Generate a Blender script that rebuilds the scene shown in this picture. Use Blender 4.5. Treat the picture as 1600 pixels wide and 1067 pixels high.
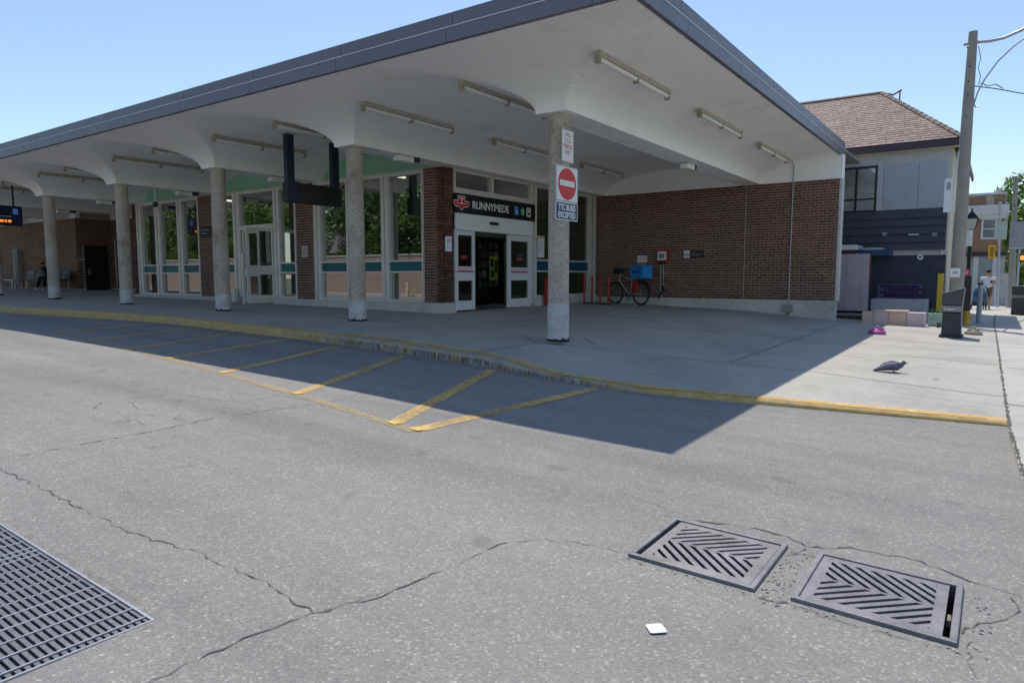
import bpy, bmesh, math, random
from mathutils import Vector, Matrix
R = math.radians
random.seed(7)
for o in list(bpy.data.objects): bpy.data.objects.remove(o)
sc = bpy.context.scene
COL = sc.collection
GZ = 1.38            # everything is built with the lens at height 0 and lifted by this at the end

# ------------------------------------------------------------------ camera, sky, sun, exposure
cam = bpy.data.cameras.new('camera'); cam.lens = 24.0; cam.sensor_width = 36.0; cam.clip_end = 2000; cam.clip_start = 0.05
camo = bpy.data.objects.new('camera', cam); COL.objects.link(camo)
camo.location = (0, 0, 0); camo.rotation_euler = (R(90 - 5.4355), 0, R(35.347))
sc.camera = camo
SUN = Vector((-0.300, 0.462, 1.0)).normalized()
w = bpy.data.worlds.new('World'); sc.world = w; w.use_nodes = True
wn = w.node_tree.nodes; wl = w.node_tree.links
sky = wn.new('ShaderNodeTexSky'); sky.sky_type = 'NISHITA'; sky.sun_disc = False
sky.sun_elevation = math.asin(SUN.z); sky.sun_rotation = math.atan2(SUN.x, SUN.y)
sky.altitude = 100; sky.air_density = 1.0; sky.dust_density = 0.5; sky.ozone_density = 2.2
bg = wn['Background']; bg.inputs['Strength'].default_value = 0.11
wl.new(sky.outputs[0], bg.inputs['Color'])
sl = bpy.data.lights.new('sun', 'SUN'); sl.energy = 2.85; sl.angle = R(0.53); sl.color = (1.0, 0.925, 0.82)
so = bpy.data.objects.new('sun', sl); COL.objects.link(so); so.rotation_euler = (-SUN).to_track_quat('-Z', 'Y').to_euler()
so.location = (0, 0, 30)
sc.view_settings.view_transform = 'Standard'; sc.view_settings.look = 'None'
sc.view_settings.exposure = 0.56; sc.view_settings.gamma = 1.0; sc.view_settings.use_curve_mapping = False
sc.cycles.max_bounces = 10; sc.cycles.diffuse_bounces = 6; sc.cycles.glossy_bounces = 4; sc.cycles.transparent_max_bounces = 24
sc.cycles.use_denoising = True

# ------------------------------------------------------------------ materials
MATS = {}
def newmat(name):
    m = bpy.data.materials.new(name); m.use_nodes = True
    nt = m.node_tree; b = nt.nodes['Principled BSDF']
    return m, nt, b
def N(nt, t, **kw):
    n = nt.nodes.new(t)
    for k, v in kw.items(): setattr(n, k, v)
    return n
def coords(nt, kind='Object'):
    t = N(nt, 'ShaderNodeTexCoord'); return t.outputs[kind]
def noise(nt, co, scale, detail=4, rough=.55):
    n = N(nt, 'ShaderNodeTexNoise'); n.inputs['Scale'].default_value = scale; n.inputs['Detail'].default_value = detail
    n.inputs['Roughness'].default_value = rough; nt.links.new(co, n.inputs['Vector']); return n.outputs['Fac']
def ramp(nt, fac, stops):
    r = N(nt, 'ShaderNodeValToRGB'); e = r.color_ramp.elements
    while len(e) > 1: e.remove(e[-1])
    e[0].position = stops[0][0]; e[0].color = (*stops[0][1], 1) if len(stops[0][1]) == 3 else stops[0][1]
    for p, c in stops[1:]:
        x = e.new(p); x.color = (*c, 1)
    nt.links.new(fac, r.inputs['Fac']); return r.outputs['Color']
def mixc(nt, fac, a, b, mode='MIX'):
    n = N(nt, 'ShaderNodeMix', data_type='RGBA', blend_type=mode)
    for s, v in ((0, fac), (6, a), (7, b)):
        if hasattr(v, 'is_output'): nt.links.new(v, n.inputs[s])
        elif s == 0: n.inputs[0].default_value = v
        else: n.inputs[s].default_value = (*v, 1)
    return n.outputs[2]
def mth(nt, op, a, b=None, clamp=False):
    n = N(nt, 'ShaderNodeMath', operation=op, use_clamp=clamp)
    for i, v in enumerate((a, b)):
        if v is None: continue
        if hasattr(v, 'is_output'): nt.links.new(v, n.inputs[i])
        else: n.inputs[i].default_value = v
    return n.outputs[0]
def bump(nt, b, h, strength, dist=.01):
    n = N(nt, 'ShaderNodeBump'); n.inputs['Strength'].default_value = strength; n.inputs['Distance'].default_value = dist
    nt.links.new(h, n.inputs['Height']); nt.links.new(n.outputs[0], b.inputs['Normal'])
def sc3(c, k): return tuple(min(1, v * k) for v in c)
def M(name, col, rough=.7, var=.18, scale=6, bs=0, bscale=80, metal=0, spec=.4):
    if name in MATS: return MATS[name]
    m, nt, b = newmat(name); co = coords(nt)
    f = noise(nt, co, scale, 6, .6)
    f2 = noise(nt, co, scale * 9, 3)
    fm = mth(nt, 'ADD', mth(nt, 'MULTIPLY', f, .65), mth(nt, 'MULTIPLY', f2, .35))
    c = ramp(nt, fm, [(.3, sc3(col, 1 - var)), (.7, sc3(col, 1 + var))])
    nt.links.new(c, b.inputs['Base Color'])
    rr = ramp(nt, f2, [(.3, (max(0, rough - .08),) * 3), (.7, (min(1, rough + .08),) * 3)])
    nt.links.new(rr, b.inputs['Roughness'])
    b.inputs['Metallic'].default_value = metal; b.inputs['Specular IOR Level'].default_value = spec
    if bs: bump(nt, b, noise(nt, co, bscale, 4), bs, .005)
    MATS[name] = m; return m
def Emat(name, col, s):
    if name in MATS: return MATS[name]
    m, nt, b = newmat(name); b.inputs['Base Color'].default_value = (*col, 1)
    b.inputs['Emission Color'].default_value = (*col, 1); b.inputs['Emission Strength'].default_value = s
    MATS[name] = m; return m

def asphalt_mat():
    m, nt, b = newmat('asphalt'); co = coords(nt)
    big = noise(nt, co, .45, 5, .6); mid = noise(nt, co, 5, 5, .6)
    v = N(nt, 'ShaderNodeTexVoronoi'); v.inputs['Scale'].default_value = 95; nt.links.new(co, v.inputs['Vector'])
    stone = ramp(nt, v.outputs['Color'], [(0, (.10,) * 3), (.4, (.62,) * 3), (.74, (.82,) * 3), (.88, (1.9, 1.85, 1.75)), (1, (3.2, 3.1, 2.95))])
    v2 = N(nt, 'ShaderNodeTexVoronoi'); v2.inputs['Scale'].default_value = 260; nt.links.new(co, v2.inputs['Vector'])
    st2 = ramp(nt, v2.outputs['Color'], [(0, (.45,) * 3), (1, (1.25,) * 3)])
    base = ramp(nt, mth(nt, 'ADD', mth(nt, 'MULTIPLY', big, .6), mth(nt, 'MULTIPLY', mid, .4)), [(.3, (.240, .236, .228)), (.52, (.280, .274, .263)), (.72, (.325, .317, .303))])
    c = mixc(nt, .62, base, mixc(nt, 1.0, base, mixc(nt, .5, stone, st2), 'MULTIPLY'))
    # oil and tyre darkening: soft blotches
    st = noise(nt, co, .9, 3, .5); sm = ramp(nt, st, [(.60, (0,) * 3), (.74, (1,) * 3)])
    c = mixc(nt, mth(nt, 'MULTIPLY', sm, .28), c, (.18, .18, .182))
    mp = N(nt, 'ShaderNodeMapping'); mp.inputs['Scale'].default_value = (.10, 1.3, 1); mp.inputs['Rotation'].default_value = (0, 0, .12); nt.links.new(co, mp.inputs[0])
    tr = ramp(nt, noise(nt, mp.outputs[0], 1.0, 5, .6), [(.35, (.86, .86, .87)), (.5, (1, 1, 1)), (.68, (1.12, 1.11, 1.09))]); c = mixc(nt, 1.0, c, tr, 'MULTIPLY')
    dr = ramp(nt, noise(nt, co, 3.1, 2, .4), [(.70, (0,) * 3), (.745, (1,) * 3)]); c = mixc(nt, mth(nt, 'MULTIPLY', dr, .35), c, (.11, .108, .105))
    nt.links.new(c, b.inputs['Base Color']); b.inputs['Roughness'].default_value = .85; b.inputs['Specular IOR Level'].default_value = .35
    h = mth(nt, 'ADD', v.outputs['Distance'], mth(nt, 'MULTIPLY', v2.outputs['Distance'], .5)); bump(nt, b, h, .55, .004)
    MATS['asphalt'] = m; return m
def concrete_mat(name, col, stain=.35, speck=160):
    m, nt, b = newmat(name); co = coords(nt)
    big = noise(nt, co, .7, 6, .62); mid = noise(nt, co, 7, 6, .65); fine = noise(nt, co, speck, 2)
    f = mth(nt, 'ADD', mth(nt, 'MULTIPLY', big, .5), mth(nt, 'ADD', mth(nt, 'MULTIPLY', mid, .28), mth(nt, 'MULTIPLY', fine, .22)))
    c = ramp(nt, f, [(.33, sc3(col, .68)), (.5, col), (.68, sc3(col, 1.2))])
    st = ramp(nt, noise(nt, co, 2.3, 5, .7), [(.58, (0,) * 3), (.75, (1,) * 3)])
    c = mixc(nt, mth(nt, 'MULTIPLY', st, stain), c, sc3(col, .45))
    nt.links.new(c, b.inputs['Base Color']); b.inputs['Roughness'].default_value = .86; b.inputs['Specular IOR Level'].default_value = .3
    bump(nt, b, mth(nt, 'ADD', fine, mid), .18, .004); MATS[name] = m; return m
def column_mat():
    m, nt, b = newmat('exposed_aggregate'); co = coords(nt)
    v = N(nt, 'ShaderNodeTexVoronoi'); v.inputs['Scale'].default_value = 75; nt.links.new(co, v.inputs['Vector'])
    st = ramp(nt, v.outputs['Color'], [(0, (.26, .215, .17)), (.35, (.44, .39, .335)), (.65, (.54, .49, .43)), (1, (.70, .65, .58))])
    big = noise(nt, co, 1.6, 7, .7); c = mixc(nt, 1, st, ramp(nt, big, [(.3, (.55, .50, .45)), (.48, (.92, .88, .83)), (.7, (1.1, 1.08, 1.06))]), 'MULTIPLY')
    nt.links.new(c, b.inputs['Base Color']); b.inputs['Roughness'].default_value = .85
    bump(nt, b, v.outputs['Distance'], .5, .006); MATS['exposed_aggregate'] = m; return m
def brick_mat(name, c0, c1, c2):
    m, nt, b = newmat(name); co = coords(nt)
    g = N(nt, 'ShaderNodeNewGeometry'); oi = N(nt, 'ShaderNodeObjectInfo')
    r = mth(nt, 'FRACT', mth(nt, 'ADD', g.outputs['Random Per Island'], oi.outputs['Random']))
    c = ramp(nt, r, [(0, c0), (.5, c1), (1, c2)])
    f = noise(nt, g.outputs['Position'], 9, 5); c = mixc(nt, 1, c, ramp(nt, f, [(.25, (.7,) * 3), (.75, (1.3,) * 3)]), 'MULTIPLY')
    nt.links.new(c, b.inputs['Base Color']); b.inputs['Roughness'].default_value = .72; b.inputs['Specular IOR Level'].default_value = .4
    gr = noise(nt, g.outputs['Position'], .8, 6, .65); nt.links.new(mixc(nt, 1, c, ramp(nt, gr, [(.32, (.8, .8, .82)), (.5, (1, 1, 1)), (.68, (1.18, 1.15, 1.12))]), 'MULTIPLY'), b.inputs['Base Color'])
    bump(nt, b, noise(nt, g.outputs['Position'], 130, 3), .25, .003); MATS[name] = m; return m
def glass_mat(name, tint, ior, rough=0.0):
    m, nt, b = newmat(name); nt.nodes.remove(b); out = nt.nodes['Material Output']
    fr = N(nt, 'ShaderNodeFresnel'); fr.inputs['IOR'].default_value = ior
    t = N(nt, 'ShaderNodeBsdfTransparent'); t.inputs[0].default_value = (*tint, 1)
    g = N(nt, 'ShaderNodeBsdfGlossy'); g.inputs['Roughness'].default_value = rough; g.inputs['Color'].default_value = (.95, .95, .95, 1)
    co = coords(nt); bn = N(nt, 'ShaderNodeBump'); bn.inputs['Strength'].default_value = .02; bn.inputs['Distance'].default_value = .01
    nt.links.new(noise(nt, co, 1.3, 2), bn.inputs['Height']); nt.links.new(bn.outputs[0], g.inputs['Normal'])
    mx = N(nt, 'ShaderNodeMixShader'); nt.links.new(fr.outputs[0], mx.inputs[0]); nt.links.new(t.outputs[0], mx.inputs[1]); nt.links.new(g.outputs[0], mx.inputs[2])
    nt.links.new(mx.outputs[0], out.inputs[0]); MATS[name] = m; return m
def worn_paint(name, col, wear_lo, wear_hi, scale=14):
    m, nt, b = newmat(name); co = coords(nt); out = nt.nodes['Material Output']
    f = mth(nt, 'ADD', mth(nt, 'MULTIPLY', noise(nt, co, scale, 8, .7), .6), mth(nt, 'MULTIPLY', noise(nt, co, 1.4, 3), .4))
    a = ramp(nt, f, [(wear_lo, (0,) * 3), (wear_hi, (1,) * 3)])
    c = ramp(nt, noise(nt, co, 30, 4), [(.3, sc3(col, .75)), (.7, sc3(col, 1.1))]); nt.links.new(c, b.inputs['Base Color']); b.inputs['Roughness'].default_value = .8
    t = N(nt, 'ShaderNodeBsdfTransparent'); mx = N(nt, 'ShaderNodeMixShader')
    nt.links.new(a, mx.inputs[0]); nt.links.new(t.outputs[0], mx.inputs[1]); nt.links.new(b.outputs[0], mx.inputs[2]); nt.links.new(mx.outputs[0], out.inputs[0])
    MATS[name] = m; return m
def kerb_mat():
    m, nt, b = newmat('painted_kerb'); co = coords(nt)
    sep = N(nt, 'ShaderNodeSeparateXYZ'); nt.links.new(co, sep.inputs[0])
    g = N(nt, 'ShaderNodeNewGeometry'); sn = N(nt, 'ShaderNodeSeparateXYZ'); nt.links.new(g.outputs['Normal'], sn.inputs[0])
    wear = ramp(nt, mth(nt, 'ADD', mth(nt, 'MULTIPLY', noise(nt, co, 9, 8, .7), .55), mth(nt, 'MULTIPLY', noise(nt, co, .8, 3), .45)), [(.55, (1,) * 3), (.66, (0,) * 3)])
    yel = ramp(nt, noise(nt, co, 12, 5), [(.3, (.42, .29, .10)), (.7, (.60, .43, .18))])
    con = ramp(nt, noise(nt, co, 6, 5), [(.3, (.25, .24, .22)), (.7, (.42, .40, .37))])
    c = con
    # tyre rub on the face where buses pull in
    xm = ramp(nt, mth(nt, 'DIVIDE', mth(nt, 'ADD', sep.outputs[0], 14.0), 12.0), [(.30, (0,) * 3), (.50, (1,) * 3), (.82, (1,) * 3), (.93, (0,) * 3)])
    wear = mth(nt, 'MULTIPLY', wear, mth(nt, 'SUBTRACT', 1.0, mth(nt, 'MULTIPLY', xm, ramp(nt, noise(nt, co, 3, 6, .7), [(.38, (0,) * 3), (.55, (1,) * 3)]))))
    c = mixc(nt, wear, con, yel)
    mp = N(nt, 'ShaderNodeMapping'); mp.inputs['Scale'].default_value = (26, 4, 6); nt.links.new(co, mp.inputs[0])
    rub = ramp(nt, noise(nt, mp.outputs[0], 1.0, 7, .7), [(.40, (0,) * 3), (.62, (1,) * 3)])
    face = ramp(nt, mth(nt, 'ABSOLUTE', sn.outputs[2]), [(.35, (1,) * 3), (.75, (0,) * 3)])
    k = mth(nt, 'MULTIPLY', mth(nt, 'MULTIPLY', xm, rub), face)
    c = mixc(nt, mth(nt, 'MULTIPLY', k, .9), c, (.022, .022, .024))
    nt.links.new(c, b.inputs['Base Color']); b.inputs['Roughness'].default_value = .8; bump(nt, b, noise(nt, co, 40, 5), .4, .01)
    MATS['painted_kerb'] = m; return m
def tile_mat():
    m, nt, b = newmat('green_tile'); co = coords(nt, 'Object')
    sep = N(nt, 'ShaderNodeSeparateXYZ'); nt.links.new(co, sep.inputs[0])
    cb = N(nt, 'ShaderNodeCombineXYZ'); nt.links.new(mth(nt, 'ADD', sep.outputs[0], sep.outputs[1]), cb.inputs[0]); nt.links.new(sep.outputs[2], cb.inputs[1])
    t = N(nt, 'ShaderNodeTexBrick'); t.offset = 0; nt.links.new(cb.outputs[0], t.inputs['Vector'])
    t.inputs['Scale'].default_value = 1; t.inputs['Brick Width'].default_value = .3; t.inputs['Row Height'].default_value = .3; t.inputs['Mortar Size'].default_value = .008
    t.inputs['Color1'].default_value = (.20, .30, .20, 1); t.inputs['Color2'].default_value = (.23, .33, .22, 1); t.inputs['Mortar'].default_value = (.05, .07, .05, 1)
    nt.links.new(t.outputs[0], b.inputs['Base Color']); b.inputs['Roughness'].default_value = .3; MATS['green_tile'] = m; return m
def wallbrick_tex():
    m, nt, b = newmat('garden_brick'); co = coords(nt, 'Object')
    sep = N(nt, 'ShaderNodeSeparateXYZ'); nt.links.new(co, sep.inputs[0])
    cb = N(nt, 'ShaderNodeCombineXYZ'); nt.links.new(mth(nt, 'ADD', sep.outputs[0], sep.outputs[1]), cb.inputs[0]); nt.links.new(sep.outputs[2], cb.inputs[1])
    t = N(nt, 'ShaderNodeTexBrick'); nt.links.new(cb.outputs[0], t.inputs['Vector'])
    t.inputs['Scale'].default_value = 1; t.inputs['Brick Width'].default_value = .21; t.inputs['Row Height'].default_value = .068; t.inputs['Mortar Size'].default_value = .006
    t.inputs['Color1'].default_value = (.33, .225, .175, 1); t.inputs['Color2'].default_value = (.27, .18, .14, 1); t.inputs['Mortar'].default_value = (.42, .38, .33, 1)
    nt.links.new(t.outputs[0], b.inputs['Base Color']); b.inputs['Roughness'].default_value = .8; MATS['garden_brick'] = m; return m
def leaf_mat(name, c0, c1):
    m, nt, b = newmat(name); g = N(nt, 'ShaderNodeNewGeometry'); out = nt.nodes['Material Output']
    c = ramp(nt, g.outputs['Random Per Island'], [(0, c0), (1, c1)]); nt.links.new(c, b.inputs['Base Color']); b.inputs['Roughness'].default_value = .55
    t = N(nt, 'ShaderNodeBsdfTranslucent'); nt.links.new(c, t.inputs[0]); mx = N(nt, 'ShaderNodeMixShader'); mx.inputs[0].default_value = .35
    nt.links.new(b.outputs[0], mx.inputs[1]); nt.links.new(t.outputs[0], mx.inputs[2]); nt.links.new(mx.outputs[0], out.inputs[0]); MATS[name] = m; return m

ASPH = asphalt_mat(); PLAT = concrete_mat('platform_concrete', (.405, .392, .36), .32); SIDE = concrete_mat('sidewalk_concrete', (.44, .425, .39), .2)
STONE = concrete_mat('base_concrete', (.56, .55, .51), .45, 60); COLM = column_mat(); KERB = kerb_mat(); TILE = tile_mat(); GBRICK = wallbrick_tex()
COLBASE = M('column_foot_paint', (.50, .495, .48), .75, .36, 4, .15, 60)
BRICK = brick_mat('station_brick', (.10, .046, .031), (.14, .065, .044), (.185, .088, .060))
BRICK2 = brick_mat('tan_brick', (.22, .14, .095), (.27, .175, .12), (.32, .21, .145))
MORTAR = M('mortar', (.47, .39, .32), .9, .2, 12); MORTAR2 = M('mortar_dim', (.16, .11, .08), .9, .2, 12)
SOFFIT = M('painted_soffit', (.90, .89, .87), .75, .035, 1.2, .12, 25)
def soffit_mat():
    m, nt, b = newmat('stained_soffit'); co = coords(nt)
    st = ramp(nt, mth(nt, 'ADD', mth(nt, 'MULTIPLY', noise(nt, co, .55, 6, .65), .6), mth(nt, 'MULTIPLY', noise(nt, co, 3.5, 5, .7), .4)), [(.36, (.84, .80, .74)), (.47, (.93, .91, .865)), (.7, (.95, .935, .90))])
    wv = N(nt, 'ShaderNodeTexWave', wave_type='BANDS', bands_direction='X'); wv.inputs['Scale'].default_value = 1.6; wv.inputs['Distortion'].default_value = .6; nt.links.new(co, wv.inputs['Vector'])
    c = mixc(nt, mth(nt, 'MULTIPLY', ramp(nt, wv.outputs['Fac'], [(.0, (1,) * 3), (.05, (0,) * 3)]), .07), st, (.45, .43, .40))
    rs = ramp(nt, noise(nt, co, 7, 7, .8), [(.70, (0,) * 3), (.78, (1,) * 3)]); c = mixc(nt, mth(nt, 'MULTIPLY', rs, .22), c, (.50, .40, .30))
    nt.links.new(c, b.inputs['Base Color']); b.inputs['Roughness'].default_value = .75
    bump(nt, b, mth(nt, 'ADD', noise(nt, co, 18, 4), mth(nt, 'MULTIPLY', wv.outputs['Fac'], .2)), .12, .006); return m
SOFFIT = soffit_mat()
FASC = M('fascia_metal', (.185, .175, .205), .42, .07, 1.5, 0, 1, .25); TRIM = M('fascia_trim', (.62, .63, .66), .4, .05)
ALU = M('window_frame', (.74, .71, .65), .45, .08, 3, 0, 1, .25); ALUD = M('frame_gasket', (.03, .03, .03), .6)
GREEN = M('green_spandrel', (.30, .55, .40), .6, .08, 2); TEAL = M('teal_panel', (.010, .135, .14), .35, .1, 2); NAVY = M('blue_panel', (.012, .07, .14), .35, .1, 2)
GLASS = glass_mat('window_glass', (.55, .59, .57), 4.2); DGLASS = glass_mat('door_glass', (.72, .76, .74), 1.75)
WHITE = M('white_paint', (.78, .78, .77), .5, .05); DOORW = M('door_white', (.70, .70, .70), .4, .06, 4)
BLACK = M('black_plastic', (.012, .012, .013), .45, .2); SIGNK = M('sign_black', (.008, .008, .009), .3, .1); DARK = M('dark_metal', (.03, .03, .035), .5)
NAVYM = M('navy_metal', (.012, .018, .045), .4, .15, 5); RED = M('red_paint', (.40, .03, .03), .45, .15); REDS = M('sign_red', (.62, .012, .02), .4, .08)
SIGNW = M('sign_white', (.80, .80, .80), .4, .04); BLUES = M('sign_blue', (.02, .04, .11), .4, .08); BLUEI = M('icon_blue', (.02, .16, .52), .4, .05); GREENI = M('icon_green', (.02, .34, .13), .4, .05)
STEEL = M('galvanised', (.42, .43, .46), .42, .15, 20, .1, 60, .6); IRON = M('cast_iron', (.20, .195, .21), .55, .38, 7, .5, 140, .4); RUST = M('rust_edge', (.18, .11, .07), .8, .4, 20)
FIXL = M('fixture_side', (.44, .40, .34), .55, .35, 14); TUBE = M('tube_diffuser', (.80, .79, .74), .4, .1, 3); FIX = M('fixture_enamel', (.36, .31, .24), .55, .35, 14)
LAMP = Emat('lit_tube', (1, .93, .8), 1.6); SCREEN_O = Emat('screen_amber', (1, .30, .04), .6); SCREEN_B = Emat('screen_blue', (.06, .12, .42), .25)
YEL = worn_paint('worn_yellow', (.70, .48, .17), .30, .60, 16); YELF = worn_paint('faded_yellow', (.60, .44, .20), .38, .74, 18)
CRK = M('crack_dark', (.12, .116, .11), .95, .3, 40); JOINT = M('joint_dirt', (.10, .095, .085), .95, .3, 20); TAR = M('tar', (.01, .01, .011), .5)
SKIN = M('skin', (.42, .25, .17), .6, .05); SKIN2 = M('skin_dark', (.20, .11, .075), .6, .05)

# ------------------------------------------------------------------ mesh building
class MB:
    def __init__(s): s.v = []; s.f = []
    def add(s, vs, fs):
        n = len(s.v); s.v += [tuple(p) for p in vs]; s.f += [tuple(i + n for i in f) for f in fs]; return s
    def box(s, x0, x1, y0, y1, z0, z1):
        return s.add([(x0, y0, z0), (x1, y0, z0), (x1, y1, z0), (x0, y1, z0), (x0, y0, z1), (x1, y0, z1), (x1, y1, z1), (x0, y1, z1)],
                     [(3, 2, 1, 0), (4, 5, 6, 7), (0, 1, 5, 4), (1, 2, 6, 5), (2, 3, 7, 6), (3, 0, 4, 7)])
    def obox(s, c, ax, ay, az):
        c = Vector(c); ax, ay, az = Vector(ax), Vector(ay), Vector(az)
        vs = [c + ax * i + ay * j + az * k for k in (-1, 1) for i, j in ((-1, -1), (1, -1), (1, 1), (-1, 1))]
        return s.add(vs, [(3, 2, 1, 0), (4, 5, 6, 7), (0, 1, 5, 4), (1, 2, 6, 5), (2, 3, 7, 6), (3, 0, 4, 7)])
    def tube(s, pts, r, n=10, caps=True):
        pts = [Vector(p) for p in pts]; rs = r if isinstance(r, (list, tuple)) else [r] * len(pts)
        base = len(s.v); prev = None
        for i, p in enumerate(pts):
            d = (pts[min(i + 1, len(pts) - 1)] - pts[max(i - 1, 0)]).normalized()
            if prev is None: u = d.orthogonal().normalized()
            else: u = (prev - d * prev.dot(d)); u = u.normalized() if u.length > 1e-6 else d.orthogonal().normalized()
            prev = u; v = d.cross(u)
            for k in range(n):
                a = 2 * math.pi * k / n; s.v.append(tuple(p + (u * math.cos(a) + v * math.sin(a)) * rs[i]))
        for i in range(len(pts) - 1):
            for k in range(n):
                a = base + i * n + k; b2 = base + i * n + (k + 1) % n; s.f.append((a, b2, b2 + n, a + n))
        if caps: s.f.append(tuple(base + k for k in range(n))[::-1]); s.f.append(tuple(base + (len(pts) - 1) * n + k for k in range(n)))
        return s
    def lathe(s, c, prof, n=24):
        base = len(s.v)
        for r, z in prof:
            for k in range(n):
                a = 2 * math.pi * k / n; s.v.append((c[0] + r * math.cos(a), c[1] + r * math.sin(a), c[2] + z))
        for i in range(len(prof) - 1):
            for k in range(n):
                a = base + i * n + k; b2 = base + i * n + (k + 1) % n; s.f.append((a, b2, b2 + n, a + n))
        s.f.append(tuple(base + k for k in range(n))[::-1]); s.f.append(tuple(base + (len(prof) - 1) * n + k for k in range(n)))
        return s
    def torus(s, c, ax, R0, r, n=32, m=8):
        ax = Vector(ax).normalized(); u = ax.orthogonal().normalized(); v = ax.cross(u); c = Vector(c); base = len(s.v)
        for i in range(n):
            a = 2 * math.pi * i / n; d = u * math.cos(a) + v * math.sin(a)
            for j in range(m):
                b2 = 2 * math.pi * j / m; s.v.append(tuple(c + d * (R0 + r * math.cos(b2)) + ax * r * math.sin(b2)))
        for i in range(n):
            for j in range(m):
                a = base + i * m + j; b2 = base + i * m + (j + 1) % m; c2 = base + ((i + 1) % n) * m + (j + 1) % m; d2 = base + ((i + 1) % n) * m + j
                s.f.append((a, d2, c2, b2))
        return s
    def poly(s, pts2, o, right, up, th):
        """flat outline pts2 in (right, up) about o, thickness th along the normal"""
        o = Vector(o); right = Vector(right); up = Vector(up); nn = right.cross(up).normalized(); n = len(pts2); base = len(s.v)
        for k in (0, th):
            for a, b2 in pts2: s.v.append(tuple(o + right * a + up * b2 + nn * k))
        s.f.append(tuple(base + i for i in range(n))[::-1]); s.f.append(tuple(base + n + i for i in range(n)))
        for i in range(n): s.f.append((base + i, base + (i + 1) % n, base + n + (i + 1) % n, base + n + i))
        return s
    def ball(s, c, rx, ry, rz, n=16, m=10):
        prof = [(max(1e-3, math.sin(math.pi * i / m)), -math.cos(math.pi * i / m)) for i in range(m + 1)]; base = len(s.v)
        for r, z in prof:
            for k in range(n):
                a = 2 * math.pi * k / n; s.v.append((c[0] + rx * r * math.cos(a), c[1] + ry * r * math.sin(a), c[2] + rz * z))
        for i in range(m):
            for k in range(n):
                a = base + i * n + k; b2 = base + i * n + (k + 1) % n; s.f.append((a, b2, b2 + n, a + n))
        return s
    def mesh(s, name):
        me = bpy.data.meshes.new(name); me.from_pydata(s.v, [], s.f); me.update(); return me
def tag(o, label=None, cat=None, group=None, kind=None):
    for k, v in (('label', label), ('category', cat), ('group', group), ('kind', kind)):
        if v: o[k] = v
    return o
def obj(name, mb, mat, parent=None, label=None, cat=None, group=None, kind=None, smooth=None, bevel=0):
    me = mb.mesh(name) if isinstance(mb, MB) else mb
    if mat and not me.materials: me.materials.append(mat)
    if smooth:
        me.polygons.foreach_set('use_smooth', [True] * len(me.polygons)); me.set_sharp_from_angle(angle=R(smooth))
    o = bpy.data.objects.new(name, me); COL.objects.link(o)
    if parent: o.parent = parent; o.matrix_parent_inverse = Matrix.Translation(-world_loc(parent))
    if bevel:
        b = o.modifiers.new('bevel', 'BEVEL'); b.width = bevel; b.segments = 2; b.limit_method = 'ANGLE'
    return tag(o, label, cat, group, kind)
def world_loc(p):
    l = p.location.copy()
    if p.parent: l += world_loc(p.parent) + p.matrix_parent_inverse.translation
    return l
def thing(name, loc, label, cat, group=None):
    o = bpy.data.objects.new(name, None); o.empty_display_size = .2; COL.objects.link(o); o.location = loc
    return tag(o, label, cat, group)
def sub(name, parent):
    """a part that is only a holder for sub-parts"""
    o = bpy.data.objects.new(name, None); o.empty_display_size = .1; COL.objects.link(o); o.parent = parent
    o.matrix_parent_inverse = Matrix.Translation(-world_loc(parent)); return o
def dup(root, loc, label, rz=None):
    r = root.copy(); COL.objects.link(r); r.location = loc; r['label'] = label
    if rz is not None: r.rotation_euler.z = rz
    for ch in list(root.children):
        c = ch.copy(); COL.objects.link(c); c.parent = r; c.matrix_parent_inverse = ch.matrix_parent_inverse.copy()
        for g in list(ch.children):
            d = g.copy(); COL.objects.link(d); d.parent = c; d.matrix_parent_inverse = g.matrix_parent_inverse.copy()
    return r
def text(name, s, o, right, up, wd, ht, mat, parent=None, th=.004, bold=.0, **kw):
    cu = bpy.data.curves.new('lettering', 'FONT'); cu.body = s; cu.size = 1; cu.extrude = .01; cu.offset = bold
    t = bpy.data.objects.new('lettering', cu); COL.objects.link(t); bpy.context.view_layer.update()
    me = bpy.data.meshes.new_from_object(t.evaluated_get(bpy.context.evaluated_depsgraph_get())); bpy.data.objects.remove(t)
    xs = [v.co.x for v in me.vertices]; ys = [v.co.y for v in me.vertices]
    o = Vector(o); right = Vector(right); up = Vector(up); nn = right.cross(up).normalized()
    for v in me.vertices:
        a = ((v.co.x - min(xs)) / (max(xs) - min(xs)) - .5) * wd; b2 = ((v.co.y - min(ys)) / (max(ys) - min(ys)) - .5) * ht
        v.co = o + right * a + up * b2 + nn * (th if v.co.z > 0 else 0)
    me.materials.clear()
    return obj(name, me, mat, parent, **kw)
XR = (1, 0, 0); UP = (0, 0, 1); YR = (0, 1, 0)
def rect(w2, h2): return [(-w2, -h2), (w2, -h2), (w2, h2), (-w2, h2)]
def rrect(w2, h2, r, n=5):
    p = []
    for cx, cy, a0 in ((w2 - r, -h2 + r, -90), (w2 - r, h2 - r, 0), (-w2 + r, h2 - r, 90), (-w2 + r, -h2 + r, 180)):
        for i in range(n + 1): a = R(a0 + 90 * i / n); p.append((cx + r * math.cos(a), cy + r * math.sin(a)))
    return p
def disc(r, n=32, sx=1): return [(r * sx * math.cos(2 * math.pi * i / n), r * math.sin(2 * math.pi * i / n)) for i in range(n)]

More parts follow.
